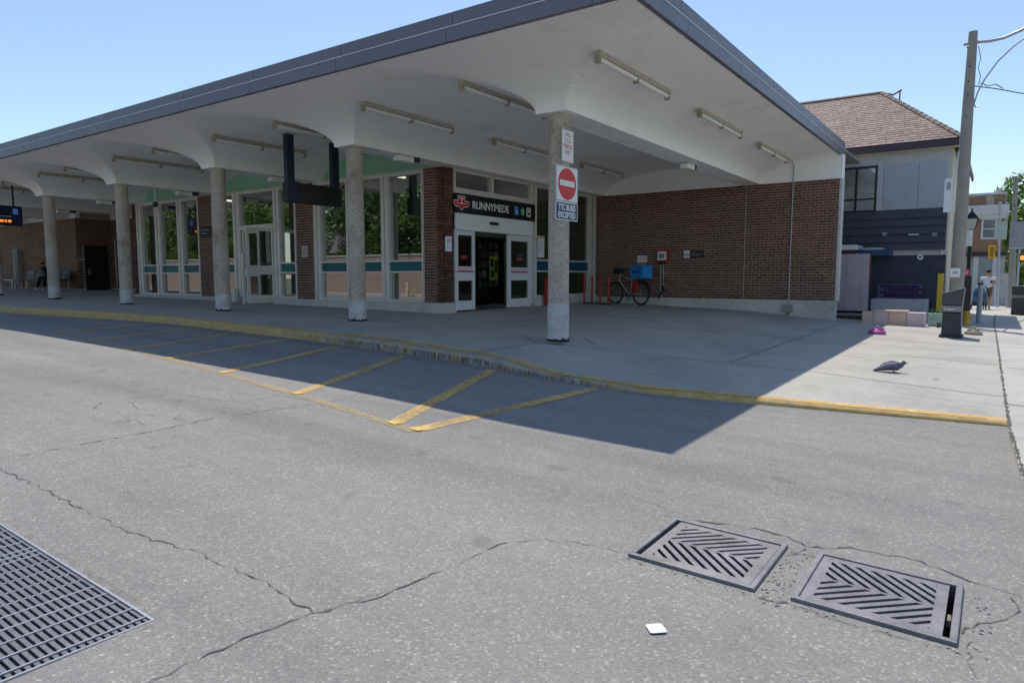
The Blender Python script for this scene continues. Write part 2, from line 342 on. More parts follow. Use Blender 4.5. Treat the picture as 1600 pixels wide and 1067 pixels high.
# ------------------------------------------------------------------ levels of the ground
def interp(x, xs, zs):
    if x <= xs[0]: return zs[0]
    for i in range(len(xs) - 1):
        if x <= xs[i + 1]: return zs[i] + (zs[i + 1] - zs[i]) * (x - xs[i]) / (xs[i + 1] - xs[i])
    return zs[-1]
def dz(d): return .01 * (d - 9.1) if d <= 18 else .089 - .0115 * (d - 18)
GX = [-95, -60, -28, -14.65, -10.05, -5.57, -3.34, 0, 4, 20]
def zg(x, d):
    z = interp(x, GX, [-.35, -.45, -.66, -.80, -.86, -1.0, -1.2, -1.3, -1.33, -1.4]) + dz(d)
    k = max(0, min(1, (8.9 - d) / 1.7)); e = interp(x, [-16, -11, -4.6, -3.4], [.02, .065, .055, 0])     # the slab falls slightly to the kerb
    return z - e * k * k * (3 - 2 * k)
def za(x, d):
    z = interp(x, GX, [-.55, -.60, -.81, -.97, -1.06, -1.17, -1.26, -1.34, -1.36, -1.42]) + .01 * (d - 9.1)
    if d < 1.0: k = min(1, (1.0 - d) / 9); k = k * k * (3 - 2 * k); z = z * (1 - k) + -1.42 * k
    return z
KX = [-95, -40, -21, -14.25, -8.9, -6.2, -4.97, -4.22, -3.03, -2.1, -.72, .14]
KD = [5.9, 6.3, 6.72, 7.55, 7.42, 7.2, 7.03, 6.93, 6.9, 7.1, 7.37, 7.6]
def kd(x):
    return (interp(x - .5, KX, KD) + 2 * interp(x, KX, KD) + interp(x + .5, KX, KD)) / 4
def sheet(name, xs, dfn, zfn, mat, parent=None, holes=(), **kw):
    mb = MB(); idx = {}
    n = None
    for i, x in enumerate(xs):
        ds = dfn(x); n = len(ds)
        for j, d in enumerate(ds): mb.v.append((x, d, zfn(x, d)))
    for i in range(len(xs) - 1):
        for j in range(n - 1):
            a = i * n + j; q = (a, a + n, a + n + 1, a + 1)
            cx = sum(mb.v[k][0] for k in q) / 4; cd = sum(mb.v[k][1] for k in q) / 4
            if any(h[0] < cx < h[1] and h[2] < cd < h[3] for h in holes): continue
            mb.f.append(q)
    return obj(name, mb, mat, parent, smooth=40, **kw)
def lin(a, b, n): return [a + (b - a) * i / n for i in range(n + 1)]
TR = (-6.0, -2.66, .1, 1.29); G1 = (-1.41, -.80, 2.97, 3.57); G2 = (-.655, -.05, 2.99, 3.58)
HOLES = (TR, G1, G2)
xs = sorted(set(lin(-95, -30, 26) + lin(-30, 4, 68) + [TR[0], TR[1], G1[0], G1[1], G2[0], G2[1]]))
ds = sorted(set(lin(-26, -6, 10) + lin(-6, 6.3, 40) + [TR[2], TR[3], G1[2], G1[3], G2[2], G2[3]]))
asphalt = sheet('road', xs, lambda x: ds, za, ASPH, holes=HOLES, kind='structure')
xk = sorted(set(lin(-95, -30, 26) + lin(-30, .3, 121)))
sheet('road_edge', xk, lambda x: lin(min(6.3, kd(x) - .02), kd(x) + .05, 4) if kd(x) > 6.3 else lin(kd(x), kd(x) + .05, 4), za, ASPH, kind='structure')
platform = sheet('platform', xk, lambda x: lin(kd(x) + .2, 10, 6) + lin(10, 24, 14)[1:], zg, PLAT, kind='structure')
mb = MB()
for x in xk:
    k = kd(x); t = zg(x, k); t2 = zg(x, k + .2) + .004
    mb.v += [(x, k, za(x, k) - .05), (x, k + .012, t - .03), (x, k + .04, t + .001), (x, k + .1, t + .004), (x, k + .205, t2), (x, k + .205, t2 - .03)]
for i in range(len(xk) - 1):
    for j in range(5): a = i * 6 + j; mb.f.append((a, a + 6, a + 7, a + 1))
obj('kerb', mb, KERB, smooth=50, kind='structure')
sed = lambda d: .14 + (.035 * (7.4 - d) if d < 7.4 else -.012 * min(d - 7.4, 14))
sw_z = lambda x, d: zg(.1, d) - .012 * x + .006
mb = MB(); sd = lin(-26, 7, 12) + lin(7, 120, 90)[1:]
for d in sd:
    e = sed(d)
    mb.v.append((e - .004, d, sw_z(e, d) - .1))
    for k in range(6): x = e + (3.3 - e) * k / 5; mb.v.append((x, d, sw_z(x, d)))
    mb.v.append((3.32, d, sw_z(3.3, d) - .15))
for i in range(len(sd) - 1):
    for j in range(7): a = i * 8 + j; mb.f.append((a, a + 1, a + 9, a + 8))
sidewalk = obj('sidewalk', mb, SIDE, smooth=40, kind='structure')
sheet('street', lin(3.3, 13, 6), lambda x: lin(-40, 160, 60), lambda x, d: sw_z(3.3, d) - .13, ASPH, kind='structure')
mb = MB()
for d in lin(22, 160, 30): mb.v += [(-1.5, d, zg(-1.5, d) - .02), (.2, d, zg(.1, d) - .012)]
for i in range(30): a = i * 2; mb.f.append((a, a + 1, a + 3, a + 2))
obj('path', mb, SIDE, kind='structure')
obj('ground', MB().add([(-900, -900, -3.4), (900, -900, -3.4), (900, 900, -3.4), (-900, 900, -3.4)], [(0, 1, 2, 3)]), M('far_ground', (.16, .17, .11), .9, .3, .05), kind='structure')

# cracks, joints and paint
def ribbon(name, pts, width, mat, zfn, parent, jit=.02, lift=.004, sub_n=5, taper=True):
    P = [pts[0]]
    for a, b2 in zip(pts, pts[1:]):
        L = math.hypot(b2[0] - a[0], b2[1] - a[1]); n = max(1, int(L / .045)) if jit else max(1, int(L / .3))
        for i in range(1, n + 1):
            t = i / n; j = jit if i < n else 0
            P.append((a[0] + (b2[0] - a[0]) * t + random.uniform(-j, j), a[1] + (b2[1] - a[1]) * t + random.uniform(-j, j)))
    mb = MB()
    for i, p in enumerate(P):
        a = P[max(0, i - 1)]; b2 = P[min(len(P) - 1, i + 1)]; dx, dy = b2[0] - a[0], b2[1] - a[1]; L = math.hypot(dx, dy) or 1
        ww = width * (random.choice((.12, .3, .5, .8, 1.0)) if jit else 1) / 2
        for s in (-1, 1):
            x, d = p[0] - dy / L * ww * s, p[1] + dx / L * ww * s; mb.v.append((x, d, zfn(x, d) + lift))
    for i in range(len(P) - 1): a = i * 2; mb.f.append((a, a + 2, a + 3, a + 1))
    return obj(name, mb, mat, parent)
for pts, wd in [([(-5.6, 1.3), (-5.5, 1.82), (-5.48, 2.64), (-5.5, 3.24), (-5.38, 3.95)], .012), ([(-5.6, 1.62), (-4.54, 1.65), (-3.62, 1.65), (-3.11, 1.74), (-2.54, 1.74), (-2.2, 1.7)], .009),
                ([(-2.28, 1.0), (-2.25, 1.39), (-2.2, 1.7), (-2.1, 1.89), (-2.03, 2.3), (-1.98, 2.74)], .009), ([(-1.98, 2.74), (-1.85, 2.9), (-1.6, 2.99), (-1.42, 3.01)], .005),
                ([(-1.37, 3.6), (-1.01, 3.72), (-.84, 3.71), (-.72, 3.62), (-.54, 3.76), (-.28, 3.79), (.03, 3.67), (.17, 3.63)], .013), ([(-.04, 3.12), (.01, 3.25), (.1, 3.35), (.15, 3.47), (.12, 3.59)], .009),
                ([(-.77, 2.93), (-.66, 2.96)], .03), ([(-.79, 3.45), (-.72, 3.60)], .014), ([(-.79, 3.5), (-.66, 3.52)], .008), ([(-1.92, 3.83), (-1.52, 3.7), (-1.27, 3.64)], .004), ([(-2.18, 1.74), (-2.06, 2.1), (-2.04, 2.22)], .005),
                ([(-.1, 2.95), (-.45, 2.93), (-.66, 2.95)], .006), ([(.0, 3.1), (-.02, 2.9), (.06, 2.6)], .004), ([(-5.38, 3.95), (-5.3, 4.6), (-5.6, 5.4), (-5.5, 6.4)], .006), ([(-7.2, 3.6), (-6.4, 3.7), (-5.4, 3.9)], .006), ([(-6.9, 3.2), (-6.2, 3.0), (-5.5, 3.1)], .004)]:
    ribbon('crack', pts, wd, CRK, za, asphalt, jit=.016)
rg = random.Random(3)
for i in range(26):
    x, y = rg.uniform(-7.6, -5.2), rg.uniform(2.9, 4.3); a = rg.uniform(0, 6.28); L = rg.uniform(.12, .4)
    ribbon('crack', [(x, y), (x + L * math.cos(a), y + L * .6 * math.sin(a)), (x + 1.6 * L * math.cos(a + .7), y + L * math.sin(a + .7))], .004, CRK, za, asphalt, jit=.012)
for pts in [[(-3.01, 9.51), (-1.97, 9.5), (-.92, 9.25), (.12, 9.05)], [(-3.01, 9.51), (-3.02, 12.25)], [(-2.08, 11.5), (-1.6, 11.5)], [(-1.35, 12.2), (.1, 12.05)], [(-5.9, 7.4), (-5.6, 9.0)], [(-5.46, 8.85), (-3.01, 9.51)], [(-6.37, 9.32), (-5.8, 8.72)], [(-5.5, 9.8), (-5.03, 9.3)],
            [(-10.4, 7.6), (-10.05, 9.0)], [(-15.0, 7.8), (-14.65, 9.1)], [(-30, 9.6), (-6.4, 9.32)], [(-3.02, 12.25), (-3.0, 18.5)], [(-8, 12.2), (-3.02, 12.25)], [(-2.6, 14.6), (.1, 14.6)], [(-2.4, 17), (.05, 17)]]:
    ribbon('slab_joint', pts, .014, JOINT, zg, platform, jit=.0, lift=.004)
for d in (8.55, 11.7, 14.8, 18, 21, 24, 27, 30): ribbon('slab_joint', [(.16, d), (1.7, d + .05), (3.2, d + .1)], .018, JOINT, sw_z, sidewalk, jit=0)
ribbon('slab_joint', [(sed(d) + .01, d) for d in lin(5.2, 30, 24)], .035, JOINT, lambda x, d: sw_z(x, d), sidewalk, jit=.006)
for a, b2 in [((-3.92, 4.15), (-3.66, 6.8)), ((-4.22, 4.18), (-5.27, 7.0)), ((-5.86, 4.42), (-6.99, 7.15)), ((-7.62, 4.68), (-8.54, 7.25)), ((-9.24, 4.88), (-9.95, 7.3)), ((-10.6, 5.0), (-11.5, 7.3)), ((-12.2, 5.15), (-12.9, 7.3)), ((-13.9, 5.35), (-14.5, 7.3))]:
    ribbon('painted_line', [a, b2], .145, YEL, za, asphalt, jit=0, lift=.005)
    ribbon('painted_line', [(a[0] + .05, a[1] - .0), (a[0] - .07, a[1] + .02)], .09, M('fresh_yellow', (.62, .42, .12), .7, .2, 30), za, asphalt, jit=0, lift=.009)
ribbon('painted_line', [(-3.9, 4.1), (-5.86, 4.38), (-7.62, 4.64), (-9.24, 4.84), (-13.9, 5.3)], .11, YELF, za, asphalt, jit=0, lift=.0065)
ribbon('painted_line', [(-8.9, kd(-8.9) + .30), (-7.6, kd(-7.6) + .36), (-6.45, 7.56), (-5.2, 7.36), (-4.24, 7.05), (-3.1, 7.02), (-2.05, 7.24), (-.7, 7.52), (-.02, 7.68)], .16, YEL, zg, platform, jit=0, lift=.008)

# ------------------------------------------------------------------ station building
BZ0, BZ1 = -.615, 2.435          # bottom and top of the brickwork
EX, EY, EZ = -3.36, 7.0, 3.035   # canopy edges
CXS = [-5.57 - 4.57 * i for i in range(9)]
BAY = 4.57; WL = -46.0; YB = 19.25
station = thing('station_building', (-14.5, 13, zg(-14.5, 13)), 'low brick transit station with white vaulted canopy on round columns', 'station')
# soffit: barrel vaults between the column lines, cut by an outward flare along the road edge
NS = 22; HB = BAY / 2; FL = .27
ts = [1 - math.cos(math.pi / 2 * i / NS) for i in range(NS + 1)]          # 0..1
rise = EZ - BZ1
zc = lambda t: BZ1 + rise * math.sqrt(max(0, 1 - (1 - t) ** 2))
ycol = 8.85
rows = [(ycol - t * (ycol - EY), zc(t)) for t in reversed(ts)] + [(y, BZ1) for y in (9.6, 10.5, 11.8, 13.5, 15.5, 17.5, YB)]
colsx = []
x = EX
for i in range(9):
    cx = CXS[i]
    right = [(cx + FL + t * (HB - FL), zc(t)) for t in reversed(ts)]; left = [(cx - FL - t * (HB - FL), zc(t)) for t in ts]
    if i: right = right[1:]
    colsx += right + left
colsx[0] = (EX, EZ)
mb = MB(); nr = len(rows)
for xx, zv in colsx:
    for yy, zo in rows: mb.v.append((xx, yy, max(zv, zo)))
for i in range(len(colsx) - 1):
    for j in range(nr - 1):
        a, b2, c, d = i * nr + j, (i + 1) * nr + j, (i + 1) * nr + j + 1, i * nr + j + 1
        if abs(mb.v[a][2] - mb.v[c][2]) <= abs(mb.v[b2][2] - mb.v[d][2]): mb.f += [(a, b2, c), (a, c, d)]
        else: mb.f += [(a, b2, d), (b2, c, d)]
canopy = obj('canopy_roof', mb, SOFFIT, station, smooth=20)
obj('roof_deck', MB().box(WL, EX - .06, EY + .06, YB + 3, 3.24, 3.30), M('roof_gravel', (.3, .29, .27), .9), canopy)
def fascia(axis, a0, a1, L, z0, z1, off, first):
    edges = []; p = a0 + first
    edges = [a0]
    while p < a1 - .3: edges.append(p); p += L
    edges.append(a1)
    for e0, e1 in zip(edges, edges[1:]):
        if axis == 'x': m = MB().box(-e1 + .004, -e0 - .004, EY - off - .02, EY - off + .05, z0, z1)
        else: m = MB().box(EX + off - .05, EX + off + .02, e0 + .004, e1 - .004, z0, z1)
        obj('fascia_panel', m, FASC, canopy, bevel=.004)
fascia('x', 3.36 - .02, 46, 2.14, 3.015, 3.195, .0, .52); fascia('x', 3.36 - .02, 46, 2.14, 3.20, 3.375, -.012, .42)
fascia('y', 7.02, YB + .1, 2.14, 3.015, 3.195, .0, 1.5); fascia('y', 7.02, YB + .1, 2.14, 3.20, 3.375, -.012, 1.3)
obj('drip_trim', MB().box(WL, EX + .024, EY - .028, EY + .02, 3.191, 3.203), TRIM, canopy)
obj('drip_trim', MB().box(EX - .02, EX + .028, EY - .024, YB + .1, 3.191, 3.203), TRIM, canopy)
for i, cx in enumerate(CXS[:7]):
    zb = zg(cx, 9.1) - .03
    foot = -.42 if i == 0 else zb + .42
    c = obj('column', MB().lathe((cx, 9.1, 0), [(.163, foot), (.163, 1.0), (.158, BZ1 + .01)], 32), COLM, station, smooth=50)
    obj('column_foot', MB().lathe((cx, 9.1, 0), [(.170, zb), (.170, foot - .015), (.164, foot + .004)], 32), COLBASE, c, smooth=50)
    mt = MB(); n = 26
    for k in range(n):
        a0, a1 = 2 * math.pi * k / n, 2 * math.pi * (k + 1) / n; h = .025 + random.uniform(0, .03)
        mt.add([(cx + .1735 * math.cos(a0), 9.1 + .1735 * math.sin(a0), zb), (cx + .1735 * math.cos(a1), 9.1 + .1735 * math.sin(a1), zb), (cx + .1735 * math.cos(a1), 9.1 + .1735 * math.sin(a1), zb + .03 + h), (cx + .1735 * math.cos(a0), 9.1 + .1735 * math.sin(a0), zb + .03 + h)], [(0, 1, 2, 3)])
    obj('tar_collar', mt, TAR, c)
obj('tar_smear', MB().add([(x, y, zg(x, y) + .007) for x, y in ((-5.52, 8.66), (-5.28, 8.80), (-5.27, 8.84), (-5.40, 8.80), (-5.53, 8.71))], [(0, 1, 2, 3, 4)]), TAR, platform)

# brickwork -----------------------------------------------------------------------------------------
CH = (BZ1 - BZ0) / 45.0; BH = CH - .0125; SL = .2032; PROUD = .006
def bricklayer(o, right, length, nrm, z0=BZ0, courses=45, bond=True):
    """yield (centre offset along, z, half length) for a common-bond panel"""
    for c in range(courses):
        z = z0 + CH * (c + .5); hd = bond and (courses - 1 - c) % 6 == 4
        L = SL / 2 if hd else SL
        s = -((c % 2) * L / 2 + (L * .25 if hd else 0))
        while s < length - .01:
            a, b2 = max(s, 0), min(s + L, length)
            if b2 - a > .03: yield (a + b2) / 2, z, (b2 - a) / 2 - .006
            s += L
def brick_panel(parent, name, o, right, length, nrm, mat, mort, z0=BZ0, courses=45, single=None, skip=None, back=.1):
    """mortar slab + bricks proud of it; `single` picks the bricks that become objects of their own"""
    o = Vector(o); right = Vector(right); nrm = Vector(nrm); z1 = z0 + CH * courses
    c = o + right * (length / 2) - nrm * (back / 2); c.z = (z0 + z1) / 2
    wall = obj(name, MB().obox(c, right * (length / 2), nrm * (back / 2), (0, 0, (z1 - z0) / 2)), mort, parent)
    mb = MB(); shared = {}; cnt = 0
    for s, z, hl in bricklayer(o, right, length, nrm, z0, courses):
        if skip and skip(s, z): continue
        p = o + right * s + nrm * (PROUD / 2 + random.uniform(-.0015, .0015)); p.z = z
        if single and single(s) and cnt < 300:
            k = round(hl, 3)
            if k not in shared: shared[k] = MB().obox((0, 0, 0), right * hl, nrm * (PROUD / 2), (0, 0, BH / 2)).mesh('brick'); shared[k].materials.append(mat)
            b2 = bpy.data.objects.new('brick', shared[k]); COL.objects.link(b2); b2.parent = wall; b2.location = p; b2.matrix_parent_inverse = Matrix.Identity(4); cnt += 1
        else: mb.obox(p, right * hl, nrm * (PROUD / 2), (0, 0, BH / 2))
    if mb.v: obj('brickwork', mb, mat, wall, kind='stuff')
    return wall
# long side wall beside the bicycle stand
WY = 18.9
brick_panel(station, 'brick_wall', (-10.22, WY, 0), (1, 0, 0), 6.86, (0, -1, 0), BRICK, MORTAR, single=lambda s: s > 6.86 - 1.12, back=.3)
def slabbase(name, x0, x1, y0, y1, ztop, n=8, parent=station, mat=STONE):
    m = MB()
    xs2 = lin(x0, x1, n)
    for xx in xs2: m.v += [(xx, y0, zg(xx, y0) - .06), (xx, y0, ztop), (xx, y1, ztop), (xx, y1, zg(xx, y1) - .06)]
    for i in range(n):
        for j in range(3): a = i * 4 + j; m.f.append((a, a + 4, a + 5, a + 1))
    m.f += [(0, 1, 2, 3), (n * 4 + 3, n * 4 + 2, n * 4 + 1, n * 4)]
    return obj(name, m, mat, parent)
slabbase('wall_base', -10.22, -3.352, WY - .018, WY + .3, BZ0 - .002)
obj('wall_end', MB().box(-3.358, -3.30, WY - .02, WY + .3, BZ0, BZ1), M('wall_end_render', (.55, .54, .52), .8), station)
obj('gable_panel', MB().box(-10.2, -3.31, WY - .025, WY + .29, BZ1 + .001, 3.03), SOFFIT, station)
obj('wall_joint', MB().box(-5.665, -5.648, WY - .0145, WY - .002, BZ0, BZ1), MORTAR, station)
# piers of the front
for x0, x1, nm in ((-10.80, -10.2, 'pier'), (-15.42, -14.72, 'pier'), (-20.12, -19.44, 'pier')):
    p = brick_panel(station, 'brick_pier', (x0, 11.74, 0), (1, 0, 0), x1 - x0, (0, -1, 0), BRICK, MORTAR, back=.36)
    if x1 == -10.2: brick_panel(station, 'brick_pier', (x1 - .0, 11.74, 0), (0, 1, 0), .32, (1, 0, 0), BRICK, MORTAR, back=.2)
brick_panel(station, 'brick_pier', (-24.22, 11.74, 0), (1, 0, 0), .2, (0, -1, 0), BRICK, MORTAR, back=.3)
brick_panel(station, 'brick_wall', (-24.22, 14.6, 0), (0, -1, 0), 2.86, (-1, 0, 0), BRICK, MORTAR, back=.2)
slabbase('wall_base', -24.25, -18.12, 11.66, 12.1, -.60); slabbase('wall_base', -16.42, -10.15, 11.66, 12.1, -.60)
# left block
Lz = BZ0 + .09
brick_panel(station, 'brick_wall', (-46, 13.2, 0), (1, 0, 0), 13.88, (0, -1, 0), BRICK2, MORTAR2, Lz, 44, back=.3)
brick_panel(station, 'brick_wall', (-32.12, 13.2, 0), (0, 1, 0), 1.4, (1, 0, 0), BRICK, MORTAR, Lz, 44, back=.3, skip=lambda s, z: .30 < s < 1.22 and z < 1.33)
brick_panel(station, 'brick_wall', (-32.12, 14.6, 0), (1, 0, 0), 7.9, (0, -1, 0), BRICK, MORTAR, Lz, 44, back=.3)
slabbase('wall_base', -46, -32.10, 13.17, 13.6, Lz - .002); slabbase('wall_base', -32.1, -24.2, 14.57, 14.9, Lz - .002)
d = obj('service_door', MB().box(-32.118, -32.07, 13.54, 14.38, -.64, 1.30), M('door_black', (.012, .012, .012), .5), station)
obj('door_frame', MB().box(-32.118, -32.055, 13.49, 13.54, -.64, 1.34).box(-32.118, -32.055, 14.38, 14.44, -.64, 1.34).box(-32.118, -32.055, 13.54, 14.38, 1.30, 1.34), DARK, d)
obj('door_handle', MB().box(-32.07, -32.03, 13.60, 13.65, .05, .33), STEEL, d)
obj('gable_panel', MB().box(-46, -32.13, 13.22, 13.4, BZ1 - .02, 3.03), SOFFIT, station); obj('gable_panel', MB().box(-32.12, -24.3, 14.62, 14.8, BZ1 - .02, 3.03), SOFFIT, station)

# glazed front -------------------------------------------------------------------------------------
GY = 11.86
def frame_bar(m, x0, x1, z0, z1, y0=11.76, y1=11.95): m.box(x0, x1, y0, y1, z0, z1)
def glazed_bay(edges, name='window', panel=TEAL, door=None):
    """edges: list of mullion (x0,x1); panes between"""
    wnd = sub(name, station)
    zs, zh = -.60, 2.42
    for (x0, x1) in edges:
        obj('mullion', MB().box(x0, x0 + (x1 - x0) * .42, 11.755, 11.95, zs, zh).box(x0 + (x1 - x0) * .5, x1, 11.77, 11.95, zs, zh).box(x0 + .01, x1 - .01, 11.80, 11.94, zs, zh), ALU, wnd, bevel=.004)
    for i, (a, b2) in enumerate(zip(edges, edges[1:])):
        x0, x1 = a[1], b2[0]
        if door == i: continue
        [obj('rail', MB().box(x0, x1, 11.77, 11.93, c0, c1), ALU, wnd) for c0, c1 in ((zs, zs + .055), (.085, .125), (.345, .385), (2.35, zh))]
        obj('panel', MB().box(x0, x1, 11.83, 11.88, .125, .345), panel, wnd)
        obj('pane', MB().add([(x0, GY, zs + .055), (x1, GY, zs + .055), (x1, GY, .085), (x0, GY, .085)], [(0, 1, 2, 3)]), GLASS, wnd)
        obj('pane', MB().add([(x0, GY, .385), (x1, GY, .385), (x1, GY, 2.35), (x0, GY, 2.35)], [(0, 1, 2, 3)]), GLASS, wnd)
    return wnd
glazed_bay([(-14.72, -14.48), (-13.47, -13.27), (-12.22, -11.98), (-10.9, -10.80)])
b2w = glazed_bay([(-19.44, -19.2), (-18.36, -18.06), (-16.44, -16.2), (-15.53, -15.42)], door=1)
glazed_bay([(-24.03, -23.72), (-22.80, -22.50), (-21.43, -21.16), (-20.24, -20.12)])
obj('spandrel', MB().box(-24.0, -10.4, 11.86, 11.92, 2.422, 3.02), GREEN, station)
obj('head_flashing', MB().box(-24.0, -10.8, 11.72, 11.86, 2.421, 2.44), ALU, station)
# double doors of bay two: one shut, one swung out
dd = sub('double_door', station)
obj('transom', MB().box(-18.06, -16.44, 11.77, 11.93, 1.33, 1.46), ALU, dd); obj('head_rail', MB().box(-18.06, -16.44, 11.77, 11.93, 2.35, 2.42), ALU, dd)
obj('pane', MB().add([(-18.06, GY, 1.46), (-16.44, GY, 1.46), (-16.44, GY, 2.35), (-18.06, GY, 2.35)], [(0, 1, 2, 3)]), GLASS, dd)
def leaf(parent, o, right, wd, z0, z1, mat=ALU, th=.045, mid=(.0, .24), bars=True, glassm=DGLASS, st=.09):
    o = Vector(o); r = Vector(right); n = Vector((-r.y, r.x, 0)) * th / 2; m = MB()
    def bx(a0, a1, c0, c1): m.obox(o + r * (a0 + a1) / 2 + Vector((0, 0, (c0 + c1) / 2)), r * (a1 - a0) / 2, n, (0, 0, (c1 - c0) / 2))
    bx(0, st, z0, z1); bx(wd - st, wd, z0, z1); bx(st, wd - st, z1 - st, z1); bx(st, wd - st, z0, z0 + .22); bx(st, wd - st, mid[0], mid[1])
    obj('door_leaf', m, mat, parent, bevel=.004)
    for c0, c1 in ((z0 + .22, mid[0]), (mid[1], z1 - st)):
        p = [o + r * a + Vector((0, 0, c)) for a, c in ((st, c0), (wd - st, c0), (wd - st, c1), (st, c1))]; obj('pane', MB().add(p, [(0, 1, 2, 3)]), glassm, parent)
fz = zg(-17, 11.8) + .02
leaf(dd, (-18.04, 11.86, 0), (1, 0, 0), .80, fz, 1.32); leaf(dd, (-16.47, 11.8, 0), (-.10, -.995, 0), .84, fz, 1.32, mid=(.05, .30))
obj('push_bar', MB().box(-16.60, -16.575, 10.99, 11.74, .20, .235), REDS, dd)
obj('door_guard', MB().box(-16.72, -16.66, 10.92, 10.98, fz - .03, .62), ALU, dd); obj('door_post', MB().box(-18.30, -18.16, 11.60, 11.72, fz - .03, -.35), ALU, dd)

# entrance face (looks towards the bicycle wall) -----------------------------------------------------
ent = sub('entrance_front', station); XE = -10.2
def ybar(m, y0, y1, z0, z1, x0=-10.30, x1=-10.16): m.box(x0, x1, y0, y1, z0, z1)
m = MB()
for y0, y1, z0, z1 in ((12.06, 12.12, 1.0, 2.43), (13.46, 13.56, 2.02, 2.37), (15.17, 15.30, -.72, 2.43), (15.33, 15.48, -.66, 2.43), (18.35, 18.52, -.62, 2.43), (18.60, 18.80, -.62, 2.43), (16.86, 16.98, -.62, 2.43)): m = MB(); ybar(m, y0, y1, z0, z1); obj('mullion', m, ALU, ent)
for y0, y1, z0, z1 in ((12.12, 15.17, 2.37, 2.43), (12.12, 15.17, 1.90, 2.02), (15.48, 18.35, 2.36, 2.43), (15.48, 18.35, .42, .46), (15.48, 18.35, .12, .16), (15.48, 18.35, -.56, -.50)): m = MB(); ybar(m, y0, y1, z0, z1, -10.29, -10.17); obj('rail', m, ALU, ent)
for y0, y1, z0, z1, mt in ((12.12, 13.46, 2.02, 2.37, GLASS), (13.56, 15.17, 2.02, 2.37, GLASS), (15.48, 16.86, .46, 2.36, DGLASS), (16.98, 18.35, .46, 2.36, DGLASS), (15.48, 16.86, -.50, .12, DGLASS), (16.98, 18.35, -.50, .12, DGLASS)):
    obj('pane', MB().add([(-10.23, y0, z0), (-10.23, y1, z0), (-10.23, y1, z1), (-10.23, y0, z1)], [(0, 1, 2, 3)]), mt, ent)
obj('panel', MB().box(-10.27, -10.2, 15.48, 18.35, .16, .42), NAVY, ent)
obj('door_operator', MB().box(-10.32, -10.10, 12.06, 15.17, 1.06, 1.44), WHITE, ent, bevel=.006)
obj('motion_sensor', MB().box(-10.10, -10.05, 13.3, 13.62, 1.24, 1.31), BLACK, ent, bevel=.01)
obj('sill', MB().box(-10.36, -10.14, 15.3, 18.85, zg(-10.2, 17) - .08, -.56), STONE, ent)
FREDD = M('decal_red', (.38, .05, .05), .6); sd1 = sub('sliding_door', station); sd2 = sub('sliding_door', station)
dz0 = zg(-10.2, 13.5) + .03
leaf(sd1, (-10.16, 12.06, 0), (0, 1, 0), .72, dz0, 1.05, DOORW, .05, (-.10, .12), st=.10)
leaf(sd2, (-10.16, 14.10, 0), (0, 1, 0), 1.08, dz0, 1.05, DOORW, .05, (-.10, .12), st=.15)
for s_, y0, y1 in ((sd1, 12.06, 12.74), (sd2, 14.24, 15.04)):
    obj('red_stripe', MB().box(-10.134, -10.131, y0, y1, .095, .118), REDS, s_)
    obj('door_notice', MB().box(-10.134, -10.131, y0 + .02, y1 - .02, .135, .23), SIGNW, s_)
    for k in range(6):
        ob = MB().torus((-10.1295, y0 + .1 + k * (y1 - y0 - .2) / 5, .18), (1, 0, 0), .028, .006, 14, 4); obj('notice_symbol', ob, REDS if s_ is sd1 else DARK, s_)
    obj('red_decal', MB().box(-10.1585, -10.156, (y0 + y1) / 2 - .11, (y0 + y1) / 2 + .11, .41, .48), FREDD, s_)

# inside of the hall
inn = sub('hall_interior', station)
FLR = M('terrazzo', (.22, .21, .20), .35, .2, 30); BEIGE = M('beige_wall', (.42, .38, .32), .7, .08)
m = MB()
for xx in lin(-24.0, -10.3, 8): m.v += [(xx, 11.98, zg(xx, 12) + .012), (xx, YB, zg(xx, 12) + .05)]
for i in range(8): a = i * 2; m.f.append((a, a + 2, a + 3, a + 1))
obj('hall_floor', m, FLR, inn)
obj('tiled_wall', MB().box(-24.0, -10.35, 19.12, 19.3, -1.1, 1.9), TILE, inn); obj('upper_wall', MB().box(-24.0, -10.35, 19.125, 19.3, 1.9, 3.1), BEIGE, inn)
obj('tiled_wall', MB().box(-24.2, -24.02, 11.9, 19.3, -1.1, 3.1), TILE, inn); obj('tiled_wall', MB().box(-14.4, -14.2, 14.6, 19.1, -1.1, 2.6), TILE, inn)
obj('tiled_pier', MB().box(-13.6, -13.3, 15.2, 18.6, -1.1, 2.5), TILE, inn)
obj('rear_wall', MB().box(-46, -24.2, YB, YB + .2, -1.1, 3.2), BEIGE, station)
for (x, y) in ((-11.3, 12.9), (-11.3, 15.6), (-13.4, 12.6), (-15.9, 13.6), (-20.5, 13.6), (-22.6, 13.6)):
    l = thing('fluorescent_light', (x, y, 2.72), {(-11.3, 12.9): 'lit tube light inside just behind the transom over the sliding doors', (-11.3, 15.6): 'lit tube light inside behind the side window near the bicycle wall', (-13.4, 12.6): 'lit tube light inside behind the rightmost front windows', (-15.9, 13.6): 'lit tube light inside behind the double door bay, right one', (-20.5, 13.6): 'lit tube light inside behind the left front windows, right one', (-22.6, 13.6): 'lit tube light inside behind the left front windows, left one'}[(x, y)], 'light', 'lit lights in the hall')
    obj('housing', MB().box(x - .07, x + .07, y, y + 1.25, 2.72, 2.80), FIX, l); obj('tube', MB().tube([(x, y + .02, 2.69), (x, y + 1.23, 2.69)], .03, 8), LAMP, l)
rk = thing('magazine_rack', (-11.7, 15.1, zg(-11.7, 13.5)), 'tall black newspaper rack standing just inside the open sliding doors', 'rack')
z0 = zg(-11.7, 13.5) + .01
